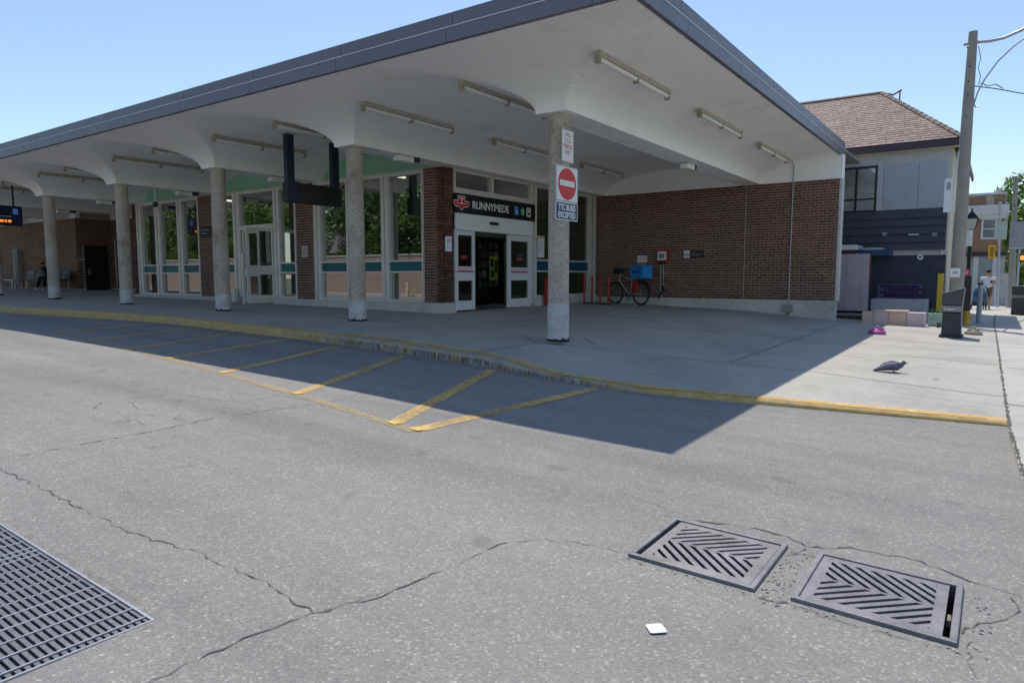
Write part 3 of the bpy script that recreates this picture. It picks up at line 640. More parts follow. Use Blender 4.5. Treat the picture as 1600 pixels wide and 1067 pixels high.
obj('cabinet', MB().box(-12.1, -11.75, 14.55, 15.75, z0, 1.0).box(-12.1, -11.45, 14.55, 14.6, z0, 1.0).box(-12.1, -11.45, 15.7, 15.75, z0, 1.0), BLACK, rk)
obj('hood', MB().box(-12.1, -11.35, 14.45, 15.8, 1.0, 1.06), BLACK, rk)
for i in range(5):
    s_ = obj('shelf', MB().box(-11.75, -11.48, 14.6, 15.7, -.3 + i * .26, -.285 + i * .26), DARK, rk)
    for k in range(4): obj('magazine', MB().obox((-11.6, 14.75 + k * .27, -.2 + i * .26), (.02, 0, .03), (0, .09, 0), (-.02, 0, .085)), M('magazine_%d' % ((i * 3 + k) % 4), [(.26, .25, .22), (.05, .06, .07), (.10, .10, .08), (.14, .12, .10)][(i * 3 + k) % 4], .5), s_)
ps = thing('poster', (-11.4, 15.24, -.1), 'yellow green poster taped to the black newspaper rack', 'poster')
obj('sheet', MB().box(-11.43, -11.425, 15.05, 15.43, -.1, .55), M('poster_lime', (.48, .55, .10), .5), ps)
obj('print', MB().box(-11.424, -11.421, 15.09, 15.23, .25, .48).box(-11.424, -11.421, 15.28, 15.39, .1, .45).box(-11.424, -11.421, 15.11, 15.23, -.02, .18), DARK, ps)

# ------------------------------------------------------------------ lights under the canopy
def fixture(x, y, z, label):
    t = thing('fluorescent_light', (x, y, z), label, 'light', 'unlit tube lights under the canopy')
    obj('channel', MB().box(x - .036, x + .036, y, y + 2.36, z + .045, z + .108), FIXL, t)
    for k in (0, 1): obj('tube_cover', MB().tube([(x, y + .03 + k * 1.17, z + .012), (x, y + 1.16 + k * 1.17, z + .012)], .035, 10), TUBE, t, smooth=40)
    for k in (0, 1.155, 2.30): obj('lamp_holder', MB().box(x - .04, x + .04, y + k, y + k + .05, z - .045, z + .06), FIX, t)
    return t
vz = lambda x: zc(max(0, min(1, (min((x - CXS[0]) % BAY, BAY - (x - CXS[0]) % BAY) - FL) / (HB - FL)))) - .112
FL_L = [(-4.42, 8.15, 'unlit tube light right of the corner column, nearest the road'), (-4.42, 11.9, 'unlit tube light right of the corner column, middle one of its row'), (-4.42, 15.57, 'unlit tube light with conduit, nearest the long brick wall'),
        (-6.72, 8.15, 'unlit tube light just left of the corner column head'), (-8.92, 8.2, 'unlit tube light in front of the entrance sign bay, nearest the road'), (-8.92, 11.9, 'unlit tube light above the station name sign'), (-8.92, 15.7, 'unlit tube light behind the no entry sign, by the side window'),
        (-11.29, 8.15, 'unlit tube light beyond the empty hanging display frame, right one'), (-13.5, 8.25, 'unlit tube light crossing behind the hanging display frame'), (-15.86, 8.2, 'unlit tube light half hidden left of the third column head'),
        (-17.95, 8.3, 'unlit tube light between the third and fourth column from the right'), (-20.43, 8.2, 'unlit tube light half hidden left of the fourth column head'), (-22.5, 8.35, 'unlit tube light between the fourth and fifth column from the right'), (-25.0, 8.3, 'unlit tube light half hidden left of the fifth column head'), (-27.1, 8.4, 'leftmost unlit tube light, beside the leftmost column')]
f0 = None
for x, y, lb in FL_L:
    if f0 is None: f0 = fixture(x, y, vz(x), lb)
    else: dup(f0, (x, y, vz(x)), lb)
cd = thing('conduit_pipe', (-4.45, 18.86, -1.0), 'thin grey conduit running from the tube light down the brick wall', 'pipe')
zf = vz(-4.42) + .1
obj('pipe', MB().tube([(-4.42, 17.9, zf), (-4.43, 18.5, zf), (-4.44, 18.72, zf - .05), (-4.45, 18.83, zf - .2), (-4.46, 18.865, zf - .4), (-4.47, 18.868, -.70)], .016, 8), STEEL, cd, smooth=50)
obj('junction_box', MB().box(-4.60, -4.36, 18.80, 18.882, -.93, -.72), M('grey_box', (.33, .33, .31), .7, .2), cd, bevel=.008)
obj('pipe', MB().tube([(-4.47, 18.85, -.93), (-4.47, 18.85, zg(-4.47, 18.85) - .02)], .02, 8), RUST, cd)
e0 = None
for x, y, lb in ((-9.95, 10.05, 'white box light under the beam by the corner brick pier'), (-5.62, 14.3, 'white box light under the beam nearest the bicycle wall'), (-14.6, 10.4, 'white box light under the beam above the double doors'), (-19.2, 10.6, 'white box light under the beam at the left front windows'), (-23.6, 10.4, 'white box light under the fifth beam from the right'), (-28.2, 11.0, 'white box light under the leftmost beam')):
    if e0 is None:
        e0 = thing('box_light', (x, y, BZ1), lb, 'light', 'box lights under the beams')
        obj('diffuser', MB().box(x - .09, x + .09, y - .02, y + .40, BZ1 - .13, BZ1 - .02), TUBE, e0, bevel=.01); obj('base', MB().box(x - .08, x + .08, y - .01, y + .38, BZ1 - .02, BZ1 - .001), FIX, e0)
        obj('end_box', MB().box(x - .05, x + .05, y + .40, y + .62, BZ1 - .09, BZ1 - .002), DARK, e0)
    else: dup(e0, (x, y, BZ1), lb)
cam_ = thing('security_camera', (-21.6, 11.2, 2.2), 'small dark security camera hung above the left front windows', 'camera')
obj('stem', MB().tube([(-21.6, 11.2, 3.0), (-21.6, 11.2, 2.3)], .025, 8), WHITE, cam_); obj('dome', MB().ball((-21.6, 11.2, 2.24), .08, .08, .09), DARK, cam_, smooth=60)

# ------------------------------------------------------------------ hanging displays
hd = thing('hanging_display', (-12.45, 10, 1.6), 'blank black display hung on two navy posts in front of the brick pier', 'display')
zt = 3.0
for y in (9.26, 10.48): obj('post', MB().box(-12.52, -12.40, y, y + .19, 1.72, zt), NAVYM, hd, bevel=.008)
obj('housing', MB().box(-12.56, -12.36, 9.24, 10.70, 1.58, 2.0), BLACK, hd, bevel=.012); obj('side_cover', MB().box(-12.355, -12.345, 9.26, 9.50, 1.62, 2.02), NAVYM, hd)
obj('screen', MB().box(-12.358, -12.352, 9.52, 10.62, 1.64, 1.94), SIGNK, hd)
h2 = thing('departure_display', (-25.95, 8.9, 1.6), 'dark departure display with blue icon and amber digits beside leftmost column', 'display')
obj('housing', MB().box(-26.1, -25.9, 8.0, 9.1, 1.62, 2.25), NAVYM, h2, bevel=.01); obj('hanger', MB().tube([(-26, 8.3, 2.25), (-26, 8.3, 3.0)], .03, 8).tube([(-26, 8.9, 2.25), (-26, 8.9, 3.0)], .03, 8), NAVYM, h2)
obj('blue_icon', MB().box(-25.899, -25.896, 8.84, 8.98, 1.98, 2.16), SCREEN_B, h2); obj('amber_digits', MB().box(-25.899, -25.896, 8.45, 8.57, 1.72, 1.80).box(-25.899, -25.896, 8.60, 8.66, 1.72, 1.80).box(-25.899, -25.896, 8.69, 8.78, 1.72, 1.80), SCREEN_O, h2)
obj('divider', MB().box(-25.899, -25.896, 8.1, 8.8, 1.90, 1.915), SIGNW, h2)

# ------------------------------------------------------------------ signs
def plate(t, o, right, up, w2, h2, mat, r=.03, th=.004, name='plate'):
    return obj(name, MB().poly(rrect(w2, h2, r), o, right, up, th), mat, t)
NX = Vector((0, 1, 0))   # signs on the entrance face and column look towards +x; their reading direction is +y
sx = -5.40
s1 = thing('no_entry_sign', (sx, 9.05, 1.38), 'square no entry sign with red disc on the corner column', 'sign')
plate(s1, (sx, 9.05, 1.385), YR, UP, .32, .265, SIGNW); obj('border', MB().poly(rrect(.313, .258, .028), (sx + .004, 9.05, 1.385), YR, UP, .001), DARK, s1); plate(s1, (sx + .005, 9.05, 1.385), YR, UP, .306, .251, SIGNW, .025, .001, 'face')
obj('red_disc', MB().poly(disc(.235, 48, 1.13), (sx + .0062, 9.05, 1.385), YR, UP, .0015), REDS, s1); obj('white_bar', MB().poly(rect(.215, .042), (sx + .008, 9.05, 1.395), YR, UP, .001), SIGNW, s1)
s2 = thing('exception_sign', (sx, 9.05, .98), 'navy sign with white letters below the red no entry disc', 'sign')
plate(s2, (sx, 9.05, .98), YR, UP, .325, .135, SIGNW); plate(s2, (sx + .0045, 9.05, .98), YR, UP, .31, .122, BLUES, .025, .001, 'face')
text('lettering', 'TTC BUSES', (sx + .006, 9.05, 1.036), YR, UP, .50, .09, SIGNW, s2, .0015, .028); text('lettering', 'EXCEPTED', (sx + .006, 9.05, .924), YR, UP, .50, .09, SIGNW, s2, .0015, .028)
s3 = thing('vehicles_only_sign', (sx, 9.05, 1.95), 'narrow white sign with faded red letters, topmost on the corner column', 'sign')
plate(s3, (sx, 9.06, 1.95), YR, UP, .165, .245, SIGNW, .015); FRED = M('faded_red', (.55, .22, .20), .6, .2, 30)
obj('border', MB().poly(rect(.158, .004), (sx + .0045, 9.06, 2.185), YR, UP, .001).poly(rect(.158, .004), (sx + .0045, 9.06, 1.715), YR, UP, .001), DARK, s3)
for s_, z, wd in (('T.T.C.', 2.03, .18), ('VEHICLES', 1.945, .27), ('ONLY', 1.86, .17)): text('lettering', s_, (sx + .0045, 9.06, z), YR, UP, wd, .062, FRED, s3, .001, .025)
obj('print', MB().poly(rect(.05, .008), (sx + .0045, 9.06, 2.13), YR, UP, .001).poly(rect(.08, .008), (sx + .0045, 9.06, 2.10), YR, UP, .001), FRED, s3)
# station name board
nb_ = thing('station_name_sign', (-10.12, 13.68, 1.66), 'black board reading RUNNYMEDE above the sliding doors', 'sign')
bx_ = -10.12
obj('board', MB().box(-10.2, bx_, 12.06, 15.33, 1.445, 1.885), SIGNK, nb_, bevel=.004)
text('lettering', 'RUNNYMEDE', (bx_ + .001, 13.40, 1.665), YR, UP, 1.46, .18, SIGNW, nb_, .006, .016)
def logo(parent, o, k, outl):
    g = .018 if outl else 0
    pts = [(-.11 - g, .14 + g), (-.11 - g, .035 + g), (-.26 - g, .035 + g), (-.26 - g, -.03), (-.22, -.075 - g), (-.09, -.075 - g), (0, -.15 - g), (.09, -.075 - g), (.22, -.075 - g), (.26 + g, -.03), (.26 + g, .035 + g), (.11 + g, .035 + g), (.11 + g, .14 + g)]
    return [(a * k, b2 * k) for a, b2 in pts][::-1]
obj('emblem_outline', MB().poly(logo(0, 0, 1.0, True), (bx_ + .001, 12.27, 1.675), YR, UP, .003), SIGNW, nb_); obj('emblem', MB().poly(logo(0, 0, 1.0, False), (bx_ + .0042, 12.27, 1.675), YR, UP, .003), REDS, nb_)
obj('emblem_bar', MB().poly(rect(.075, .012), (bx_ + .0075, 12.27, 1.775), YR, UP, .002).poly(rect(.014, .06), (bx_ + .0075, 12.27, 1.70), YR, UP, .002).poly(rect(.2, .007), (bx_ + .0075, 12.27, 1.662), YR, UP, .001), SIGNW, nb_)
y = 14.46; ic = obj('blue_icon', MB().poly(rrect(.10, .115, .02), (bx_ + .001, y, 1.665), YR, UP, .003), BLUEI, nb_)
obj('wheelchair_symbol', MB().torus((bx_ + .006, y + .005, 1.63), (1, 0, 0), .045, .008, 20, 6).tube([(bx_ + .006, y - .02, 1.72), (bx_ + .006, y - .012, 1.665), (bx_ + .006, y + .035, 1.66), (bx_ + .006, y + .06, 1.61)], .009, 6).ball((bx_ + .006, y - .02, 1.745), .004, .016, .016), SIGNW, ic)
y = 14.74; ic = obj('green_icon', MB().poly(disc(.105, 32, .92), (bx_ + .001, y, 1.665), YR, UP, .003), GREENI, nb_); text('numeral', '2', (bx_ + .004, y, 1.665), YR, UP, .075, .115, SIGNW, ic, .003, .01)
y = 15.02; ic = obj('bus_icon', MB().poly(rrect(.10, .115, .02), (bx_ + .001, y, 1.665), YR, UP, .003), SIGNW, nb_)
obj('bus_symbol', MB().poly(rrect(.06, .07, .02), (bx_ + .004, y, 1.675), YR, UP, .002).poly(rect(.015, .016), (bx_ + .004, y - .04, 1.595), YR, UP, .002).poly(rect(.015, .016), (bx_ + .004, y + .04, 1.595), YR, UP, .002), SIGNK, ic); obj('bus_window', MB().poly(rect(.048, .03), (bx_ + .0063, y, 1.69), YR, UP, .001), SIGNW, ic)
def bars(rows, w2, x0, o, right, up, mat, parent, th=.001):
    m = MB()
    for z, a, b2 in rows:
        m.poly([(a, z - .006), (b2, z - .006), (b2, z + .006), (a, z + .006)], o, right, up, th)
    return obj('print', m, mat, parent)
n1 = thing('paper_notice', (-10.12, 15.75, .7), 'white paper notice with yellow heading taped inside the side window', 'notice')
plate(n1, (-10.20, 15.74, .80), YR, UP, .17, .29, SIGNW, .005, .002, 'sheet'); obj('heading', MB().poly(rect(.16, .025), (-10.1975, 15.74, 1.05), YR, UP, .001), M('heading_yellow', (.6, .42, .05), .5), n1); bars([(.16 - .055 * i, -.13, .10 + .03 * (i % 2)) for i in range(6)], 0, 0, (-10.1975, 15.74, .80), YR, UP, M('print_grey', (.35, .35, .35), .6), n1)
n2 = thing('paper_notice', (-10.16, 11.9, .7), 'small white notice plate on the corner brick pier beside the sliding door', 'notice')
plate(n2, (-10.172, 11.86, .73), YR, UP, .115, .17, SIGNW, .01, .004, 'sheet')
obj('symbol', MB().torus((-10.167, 11.86, .80), (1, 0, 0), .035, .006, 16, 5), REDS, n2)
yb = 11.724
def wall_sign(name, cx, cz, w2, h2, mat, label, y=yb, parts=()):
    t = thing(name, (cx, y, cz), label, 'sign'); plate(t, (cx, y, cz), XR, UP, w2, h2, mat, .008, .005)
    return t
t = wall_sign('no_smoking_sign', -15.06, .655, .13, .15, M('sign_pale', (.5, .47, .46), .5), 'pale sign with two red ring symbols on the middle brick pier')
obj('symbol', MB().torus((-15.11, yb - .007, .70), (0, 1, 0), .035, .007, 16, 5).torus((-15.01, yb - .007, .70), (0, 1, 0), .035, .007, 16, 5).torus((-15.11, yb - .007, .60), (0, 1, 0), .035, .007, 16, 5).torus((-15.01, yb - .007, .60), (0, 1, 0), .035, .007, 16, 5), FRED, t)
t = wall_sign('direction_sign', -19.72, 1.35, .30, .16, SIGNK, 'small black direction sign on the brick pier between the front windows')
bars([(.05, -.22, .16), (-.05, -.22, .05)], 0, 0, (-19.72, yb - .0052, 1.35), XR, UP, SIGNW, t)
yw = 18.884
t = wall_sign('no_smoking_sign', -8.655, .52, .155, .10, SIGNW, 'white sign with two red ring symbols on the long brick wall above the bicycle', yw)
obj('symbol', MB().torus((-8.72, yw - .007, .53), (0, 1, 0), .045, .009, 18, 5).torus((-8.58, yw - .007, .53), (0, 1, 0), .045, .009, 18, 5), FRED, t); obj('top_strip', MB().box(-8.82, -8.49, yw - .012, yw - .0, .625, .66), NAVYM, t); obj('bottom_strip', MB().box(-8.80, -8.51, yw - .012, yw, .365, .40), M('sign_grey', (.25, .25, .27), .5), t)
t = thing('emergency_box', (-8.0, 18.8, .6), 'red framed white alarm box with cable on the long brick wall', 'alarm box')
obj('frame', MB().box(-8.17, -7.82, 18.83, 18.886, .43, .79), RED, t, bevel=.006); obj('door', MB().box(-8.14, -7.88, 18.80, 18.83, .47, .72), SIGNW, t); obj('panel', MB().box(-8.1, -7.92, 18.797, 18.80, .52, .66), M('sign_grey', (.25, .25, .27), .5), t)
obj('tray', MB().box(-8.1, -7.93, 18.79, 18.886, .36, .43), BLACK, t); obj('cable', MB().tube([(-8.06, 18.87, .36), (-8.06, 18.87, -.3), (-8.03, 18.87, -.62)], .012, 6).tube([(-7.97, 18.87, .36), (-7.98, 18.87, -.25)], .01, 6), STEEL, t); obj('lead', MB().tube([(-8.0, 18.85, -.25), (-7.93, 18.83, -.4), (-8.02, 18.8, -.5), (-8.06, 18.8, -.66)], .022, 6), BLACK, t)
t = wall_sign('bicycle_sign', -7.08, .63, .29, .11, SIGNK, 'black and white bicycle parking sign on the long brick wall', yw)
obj('white_field', MB().box(-7.37, -7.19, yw - .008, yw - .005, .525, .735), SIGNW, t); obj('bicycle_symbol', MB().torus((-7.325, yw - .011, .61), (0, 1, 0), .03, .006, 16, 5).torus((-7.235, yw - .011, .61), (0, 1, 0), .03, .006, 16, 5).tube([(-7.325, yw - .011, .61), (-7.29, yw - .011, .66), (-7.25, yw - .011, .66), (-7.235, yw - .011, .61)], .006, 5), DARK, t)
bars([(.05, -.08, .07), (.0, -.08, .25), (-.04, -.08, .22)], 0, 0, (-7.08, yw - .0052, .63), XR, UP, M('sign_grey', (.25, .25, .27), .5), t)
t = thing('door_number_sign', (-32.1, 13.37, .7), 'small pale plate on the brick beside the black service door', 'sign'); plate(t, (-32.104, 13.36, .72), YR, UP, .11, .06, M('sign_pale', (.5, .47, .46), .5), .005, .008)
t = thing('downpipe', (-31.9, 14.5, -.6), 'pale vertical pipe on the wall right of the black service door', 'pipe'); obj('pipe', MB().tube([(-31.6, 14.54, -.55), (-31.6, 14.54, 1.6)], .035, 8), STEEL, t)
t = thing('downpipe', (-26.2, 14.5, -.6), 'pale vertical pipe just left of the column before the left windows', 'pipe'); obj('pipe', MB().tube([(-28.3, 14.54, -.55), (-28.3, 14.54, 1.75)], .045, 8), STEEL, t)
t = thing('service_hatch', (-38.2, 13.1, -.3), 'tall narrow grey cabinet on the tan brick wall at the far left', 'cabinet'); obj('body', MB().box(-38.55, -37.95, 13.02, 13.185, -.35, 1.28), M('cabinet_grey', (.3, .3, .28), .6), t); obj('door', MB().box(-38.3, -38.0, 13.012, 13.02, -.25, 1.2), DARK, t)

# ------------------------------------------------------------------ bicycle stand and bicycle
rk2 = thing('bicycle_rack', (-9.45, 17.5, zg(-9.45, 17.5)), 'red bicycle rack of four upright posts beside the long brick wall', 'bike rack')
for x in (-9.83, -9.57, -9.30, -9.04):
    z = zg(x, 17.5); obj('post', MB().tube([(x, 17.5, z), (x, 17.5, z + .80)], .028, 12), RED, rk2, smooth=50); obj('cap', MB().ball((x, 17.5, z + .80), .03, .03, .02, 10, 6), RED, rk2)
obj('ground_rail', MB().box(-9.95, -8.95, 17.46, 17.54, zg(-9.4, 17.5) - .02, zg(-9.4, 17.5) + .03), DARK, rk2)
t = thing('fire_cabinet', (-9.95, 16.0, zg(-9.95, 16.0)), 'narrow red box standing below the side window, half behind the corner column', 'box'); z = zg(-9.95, 16)
obj('body', MB().box(-10.08, -9.93, 15.72, 16.0, z, z + .68), RED, t, bevel=.02); obj('lid', MB().box(-10.09, -9.92, 15.71, 16.01, z + .68, z + .73), RED, t, bevel=.01); obj('handle', MB().tube([(-9.93, 15.78, z + .4), (-9.90, 15.82, z + .4), (-9.90, 15.92, z + .4), (-9.93, 15.95, z + .4)], .012, 6), DARK, t)
def bicycle(ox, oy, oz, ang, label):
    t = thing('bicycle', (ox, oy, oz), label, 'bicycle'); c, s = math.cos(ang), math.sin(ang)
    P = lambda a, h, b2=0: (ox + a * c - b2 * s, oy + a * s + b2 * c, oz + h); ax = (-s, c, 0); r = .335
    FR = M('frame_silver', (.50, .47, .42), .35, .1, 5, 0, 1, .5)
    for a in (0, 1.05):
        w_ = obj('wheel', MB().torus(P(a, r), ax, r - .02, .022, 40, 8), BLACK, t, smooth=60)
        obj('rim', MB().torus(P(a, r), ax, r - .045, .010, 40, 6), DARK, w_, smooth=60)
        m = MB().tube([P(a, r, -.04), P(a, r, .04)], .022, 8)
        for k in range(14):
            q = 2 * math.pi * k / 14; m.tube([P(a, r), P(a + (r - .045) * math.cos(q), r + (r - .045) * math.sin(q))], .0022, 4, False)
        obj('spokes', m, STEEL, w_)
    bb = (.60, .29); sd_ = (.72, .80); hd_ = (.20, .86); hl = (.16, .70)
    obj('frame', MB().tube([P(*hd_), P(sd_[0] - .02, .72)], .018, 8).tube([P(*hl), P(*bb)], .022, 8).tube([P(*bb), P(*sd_)], .018, 8).tube([P(1.05, r, .05), P(*bb)], .011, 6).tube([P(1.05, r, -.05), P(*bb)], .011, 6).tube([P(1.05, r, .05), P(.69, .72)], .010, 6).tube([P(1.05, r, -.05), P(.69, .72)], .010, 6).tube([P(.205, .9), P(*hl)], .022, 8), FR, t, smooth=50)
    obj('fork', MB().tube([P(*hl), P(.11, .55, .05), P(0, r, .05)], .014, 6).tube([P(*hl), P(.11, .55, -.05), P(0, r, -.05)], .014, 6), BLACK, t, smooth=50)
    obj('handlebar', MB().tube([P(.2, .9), P(.21, 1.0)], .015, 6).tube([P(.30, 1.04, -.3), P(.22, 1.02, -.15), P(.20, 1.0), P(.22, 1.02, .15), P(.30, 1.04, .3)], .014, 6), BLACK, t, smooth=50)
    obj('saddle', MB().ball(P(.75, .92), .13, .075, .035).tube([P(.72, .78), P(.74, .90)], .013, 6), BLACK, t, smooth=60)
    obj('crankset', MB().torus(P(bb[0], bb[1], -.05), ax, .085, .008, 24, 5).tube([P(.6, .29, -.07), P(.68, .16, -.07)], .011, 6).tube([P(.6, .29, .07), P(.52, .42, .07)], .011, 6).obox(P(.68, .16, -.12), (.05, 0, 0), (0, .04, 0), (0, 0, .012)).obox(P(.52, .42, .12), (.05, 0, 0), (0, .04, 0), (0, 0, .012)), DARK, t)
    obj('rear_rack', MB().tube([P(.74, .74, .06), P(1.28, .74, .06), P(1.28, .74, -.06), P(.74, .74, -.06)], .008, 6).tube([P(1.1, .74, .06), P(1.05, r, .06)], .007, 6).tube([P(1.1, .74, -.06), P(1.05, r, -.06)], .007, 6), BLACK, t)
    obj('mudguard', MB().tube([P(1.05 + .37 * math.cos(R(q)), r + .37 * math.sin(R(q))) for q in range(0, 150, 12)], .018, 6), BLACK, t)
    obj('pannier', MB().obox(P(.93, .53, -.1), (.11 * c, .11 * s, 0), (-.03 * s, .03 * c, 0), (0, 0, .16)), M('pannier_red', (.35, .03, .03), .7), t, bevel=.03)
    obj('front_bag', MB().obox(P(.12, .98, 0), (.10 * c, .10 * s, 0), (-.13 * s, .13 * c, 0), (0, 0, .09)), BLACK, t, bevel=.03)
    return P
BX, BY = -9.27, 18.38
BP = bicycle(BX, BY, zg(-8.6, 18.2), R(-20), 'silver bicycle leaning at the long brick wall by the red stands')
t = thing('delivery_crate', BP(1.1, .76), 'bright blue delivery box strapped on the bicycle rear rack', 'crate'); CB = M('crate_blue', (.02, .24, .60), .5, .1, 5); q = BP(1.05, .93)
ca, sa = math.cos(R(-20)), math.sin(R(-20)); A_ = Vector((ca, sa, 0)); B_ = Vector((-sa, ca, 0)); Q_ = Vector(q)
obj('box', MB().obox(q, A_ * .25, B_ * .19, (0, 0, .17)), CB, t, bevel=.015); obj('lid', MB().obox(Q_ + Vector((0, 0, .175)), A_ * .26, B_ * .2, (0, 0, .015)), CB, t, bevel=.008)
obj('print', MB().obox(Q_ - B_ * .192 - A_ * .05 + Vector((0, 0, .01)), A_ * .12, B_ * .003, (0, 0, .04)), M('crate_print', (.02, .09, .32), .5), t)
obj('strap', MB().obox(Q_ + A_ * .12, A_ * .015, B_ * .206, (0, 0, .196)), M('strap_blue', (.02, .12, .36), .6), t)
t = tag(obj('paper_scrap', MB().add([(-8.32, 17.6, zg(-8.3, 17.6) + .01), (-8.2, 17.62, zg(-8.3, 17.6) + .03), (-8.18, 17.72, zg(-8.3, 17.6) + .015), (-8.3, 17.7, zg(-8.3, 17.6) + .04)], [(0, 1, 2), (0, 2, 3)]), SIGNW), 'crumpled white paper scrap on the floor in front of the bicycle', 'paper')

# ------------------------------------------------------------------ street drain covers
def clip(poly, a, b2, c):        # keep a*x+b*y<=c
    out = []
    for i in range(len(poly)):
        p, q = poly[i], poly[(i + 1) % len(poly)]; dp, dq = a * p[0] + b2 * p[1] - c, a * q[0] + b2 * q[1] - c
        if dp <= 0: out.append(p)
        if dp * dq < 0: t_ = dp / (dp - dq); out.append((p[0] + (q[0] - p[0]) * t_, p[1] + (q[1] - p[1]) * t_))
    return out
def basin(name, b, label, flip, rail):
    x0, x1, y0, y1 = b; cx, cy = (x0 + x1) / 2, (y0 + y1) / 2; z = za(cx, cy) + .010; sl_x = (za(x1, cy) - za(x0, cy)) / (x1 - x0)
    lift = lambda m: [m.v.__setitem__(i, (v[0], v[1], v[2] + sl_x * (v[0] - cx) + .01 * (v[1] - cy))) for i, v in enumerate(m.v)] and m
    t = thing(name, (cx, cy, z), label, 'drain cover', 'catch basin covers'); th = .035
    w2, h2 = (x1 - x0) / 2, (y1 - y0) / 2
    m = MB()
    for a0, a1, c0, c1 in ((-w2, w2, -h2, -h2 + .028), (-w2, w2, h2 - .028, h2), (-w2, -w2 + .028, -h2 + .028, h2 - .028), (w2 - .028, w2, -h2 + .028, h2 - .028)): m.box(cx + a0, cx + a1, cy + c0, cy + c1, z - .14, z + .008)
    obj('frame', lift(m), IRON, t, bevel=.005)
    g0, g1 = (-w2 + .03, w2 - (.052 if rail else .032)); gy = h2 - .032
    if flip == -1: g0 += .02
    m = MB()
    bd = .045
    for a0, a1, c0, c1 in ((g0, g1, -gy, -gy + bd), (g0, g1, gy - bd, gy), (g0, g0 + bd, -gy + bd, gy - bd), (g1 - bd, g1, -gy + bd, gy - bd)): m.box(cx + a0, cx + a1, cy + c0, cy + c1, z - th, z)
    ix0, ix1, iy = g0 + bd, g1 - bd, gy - bd
    m.box(cx + ix0, cx + ix1, cy - .008, cy + .008, z - th, z)
    P_ = .0465; bw = .0265
    for half in (1, -1):
        R_ = [(ix0, .006), (ix1, .006), (ix1, iy), (ix0, iy)]
        for k in range(-30, 40):
            c_ = k * P_; s_ = flip / math.sqrt(2); pr = clip(clip(R_, s_, 1 / math.sqrt(2), c_ + bw / 2), -s_, -1 / math.sqrt(2), -c_ + bw / 2)
            if len(pr) < 3: continue
            pr = [(px, py * half) for px, py in pr]
            area = sum(pr[i][0] * pr[(i + 1) % len(pr)][1] - pr[(i + 1) % len(pr)][0] * pr[i][1] for i in range(len(pr)))
            if area < 0: pr = pr[::-1]
            m.poly(pr, (cx, cy, z - th), XR, YR, th)
    obj('grate', lift(m), IRON, t)
    obj('pit', MB().box(x0 + .01, x1 - .01, y0 + .01, y1 - .01, z - .9, z - .88).box(x0, x0 + .02, y0, y1, z - .9, z - .05).box(x1 - .02, x1, y0, y1, z - .9, z - .05).box(x0, x1, y0, y0 + .02, z - .9, z - .05).box(x0, x1, y1 - .02, y1, z - .9, z - .05), M('pit_dirt', (.05, .045, .04), .95), t)
    if rail: obj('silt', lift(MB().box(cx + g1 + .001, cx + w2 - .03, cy - .05, cy + .02, z - .06, z - .022)), M('silt', (.27, .24, .2), .95, .3, 40), t, bevel=.01)
    return t
basin('catch_basin', G1, 'left cast iron chevron drain cover, sunk at its left edge', -1, False)
basin('catch_basin', G2, 'right cast iron chevron drain cover with a gap along its right edge', 1, True)
# asphalt lip broken away between the covers
for o_, n_, rng in (((-.73, 3.2), 70, (.05, .33)), ((-.35, 2.95), 25, (.35, .02)), ((-1.1, 2.93), 25, (.3, .02)), ((.02, 3.25), 20, (.04, .3))):
    m = MB()
    for i in range(n_):
        x, y = o_[0] + random.uniform(-1, 1) * rng[0], o_[1] + random.uniform(-1, 1) * rng[1]; r_ = random.uniform(.002, .005)
        z = za(x, y); m.obox((x, y, z + r_ * .5), (r_, random.uniform(-.003, .003), 0), (random.uniform(-.003, .003), r_ * .8, 0), (0, 0, r_ * .6))
    obj('loose_grit', m, M('grit', (.30, .28, .26), .95, .4, 60), asphalt, kind='stuff')
RST = worn_paint('rust_stain', (.26, .20, .15), .50, .92, 14)
for pts, wd in (([(-2.63, .3), (-2.63, 1.33)], .05), ([(-2.6, 1.32), (-6, 1.32)], .04)): ribbon('rust_stain', pts, wd, RST, za, asphalt, jit=0, lift=.0035)
tg = thing('trench_grating', (-4.3, .7, -1.36), 'long galvanised bar grating set in the asphalt at lower left', 'grating')
x0, x1, y0, y1 = TR; zt_ = lambda x: za(x, .8) + .004
bar = MB().add([(a, b2, zt_(a) + c) for a in (x0 + .03, x1 - .006) for b2 in (-.0085, .0085) for c in (-.05, -.004)], [(0, 1, 3, 2), (4, 6, 7, 5), (0, 4, 5, 1), (2, 3, 7, 6), (1, 5, 7, 3), (0, 2, 6, 4)]).mesh('bearing_bar'); bar.materials.append(M('bar_steel', (.16, .165, .18), .5, .3, 25, .2, 60, .4))
n = 40
for i in range(n + 1):
    o = bpy.data.objects.new('bearing_bar', bar); COL.objects.link(o); o.parent = tg; o.matrix_parent_inverse = Matrix.Translation(-tg.location); o.location = (0, y0 + .012 + (y1 - y0 - .024) * i / n, 0)
xx = x1 - .05
while xx > x0 + .05:
    obj('cross_rod', MB().box(xx - .0045, xx + .0045, y0 + .005, y1 - .005, zt_(xx) - .008, zt_(xx) + .002), STEEL, tg); xx -= .108
obj('edge_bar', MB().add([(a, b2, zt_(a) + c) for a in (x0, x1) for b2 in (y1 - .006, y1 + .004) for c in (-.05, .003)], [(0, 1, 3, 2), (4, 6, 7, 5), (0, 4, 5, 1), (2, 3, 7, 6), (1, 5, 7, 3), (0, 2, 6, 4)]).box(x1 - .004, x1 + .006, y0, y1 + .004, zt_(x1) - .05, zt_(x1) + .003), STEEL, tg)
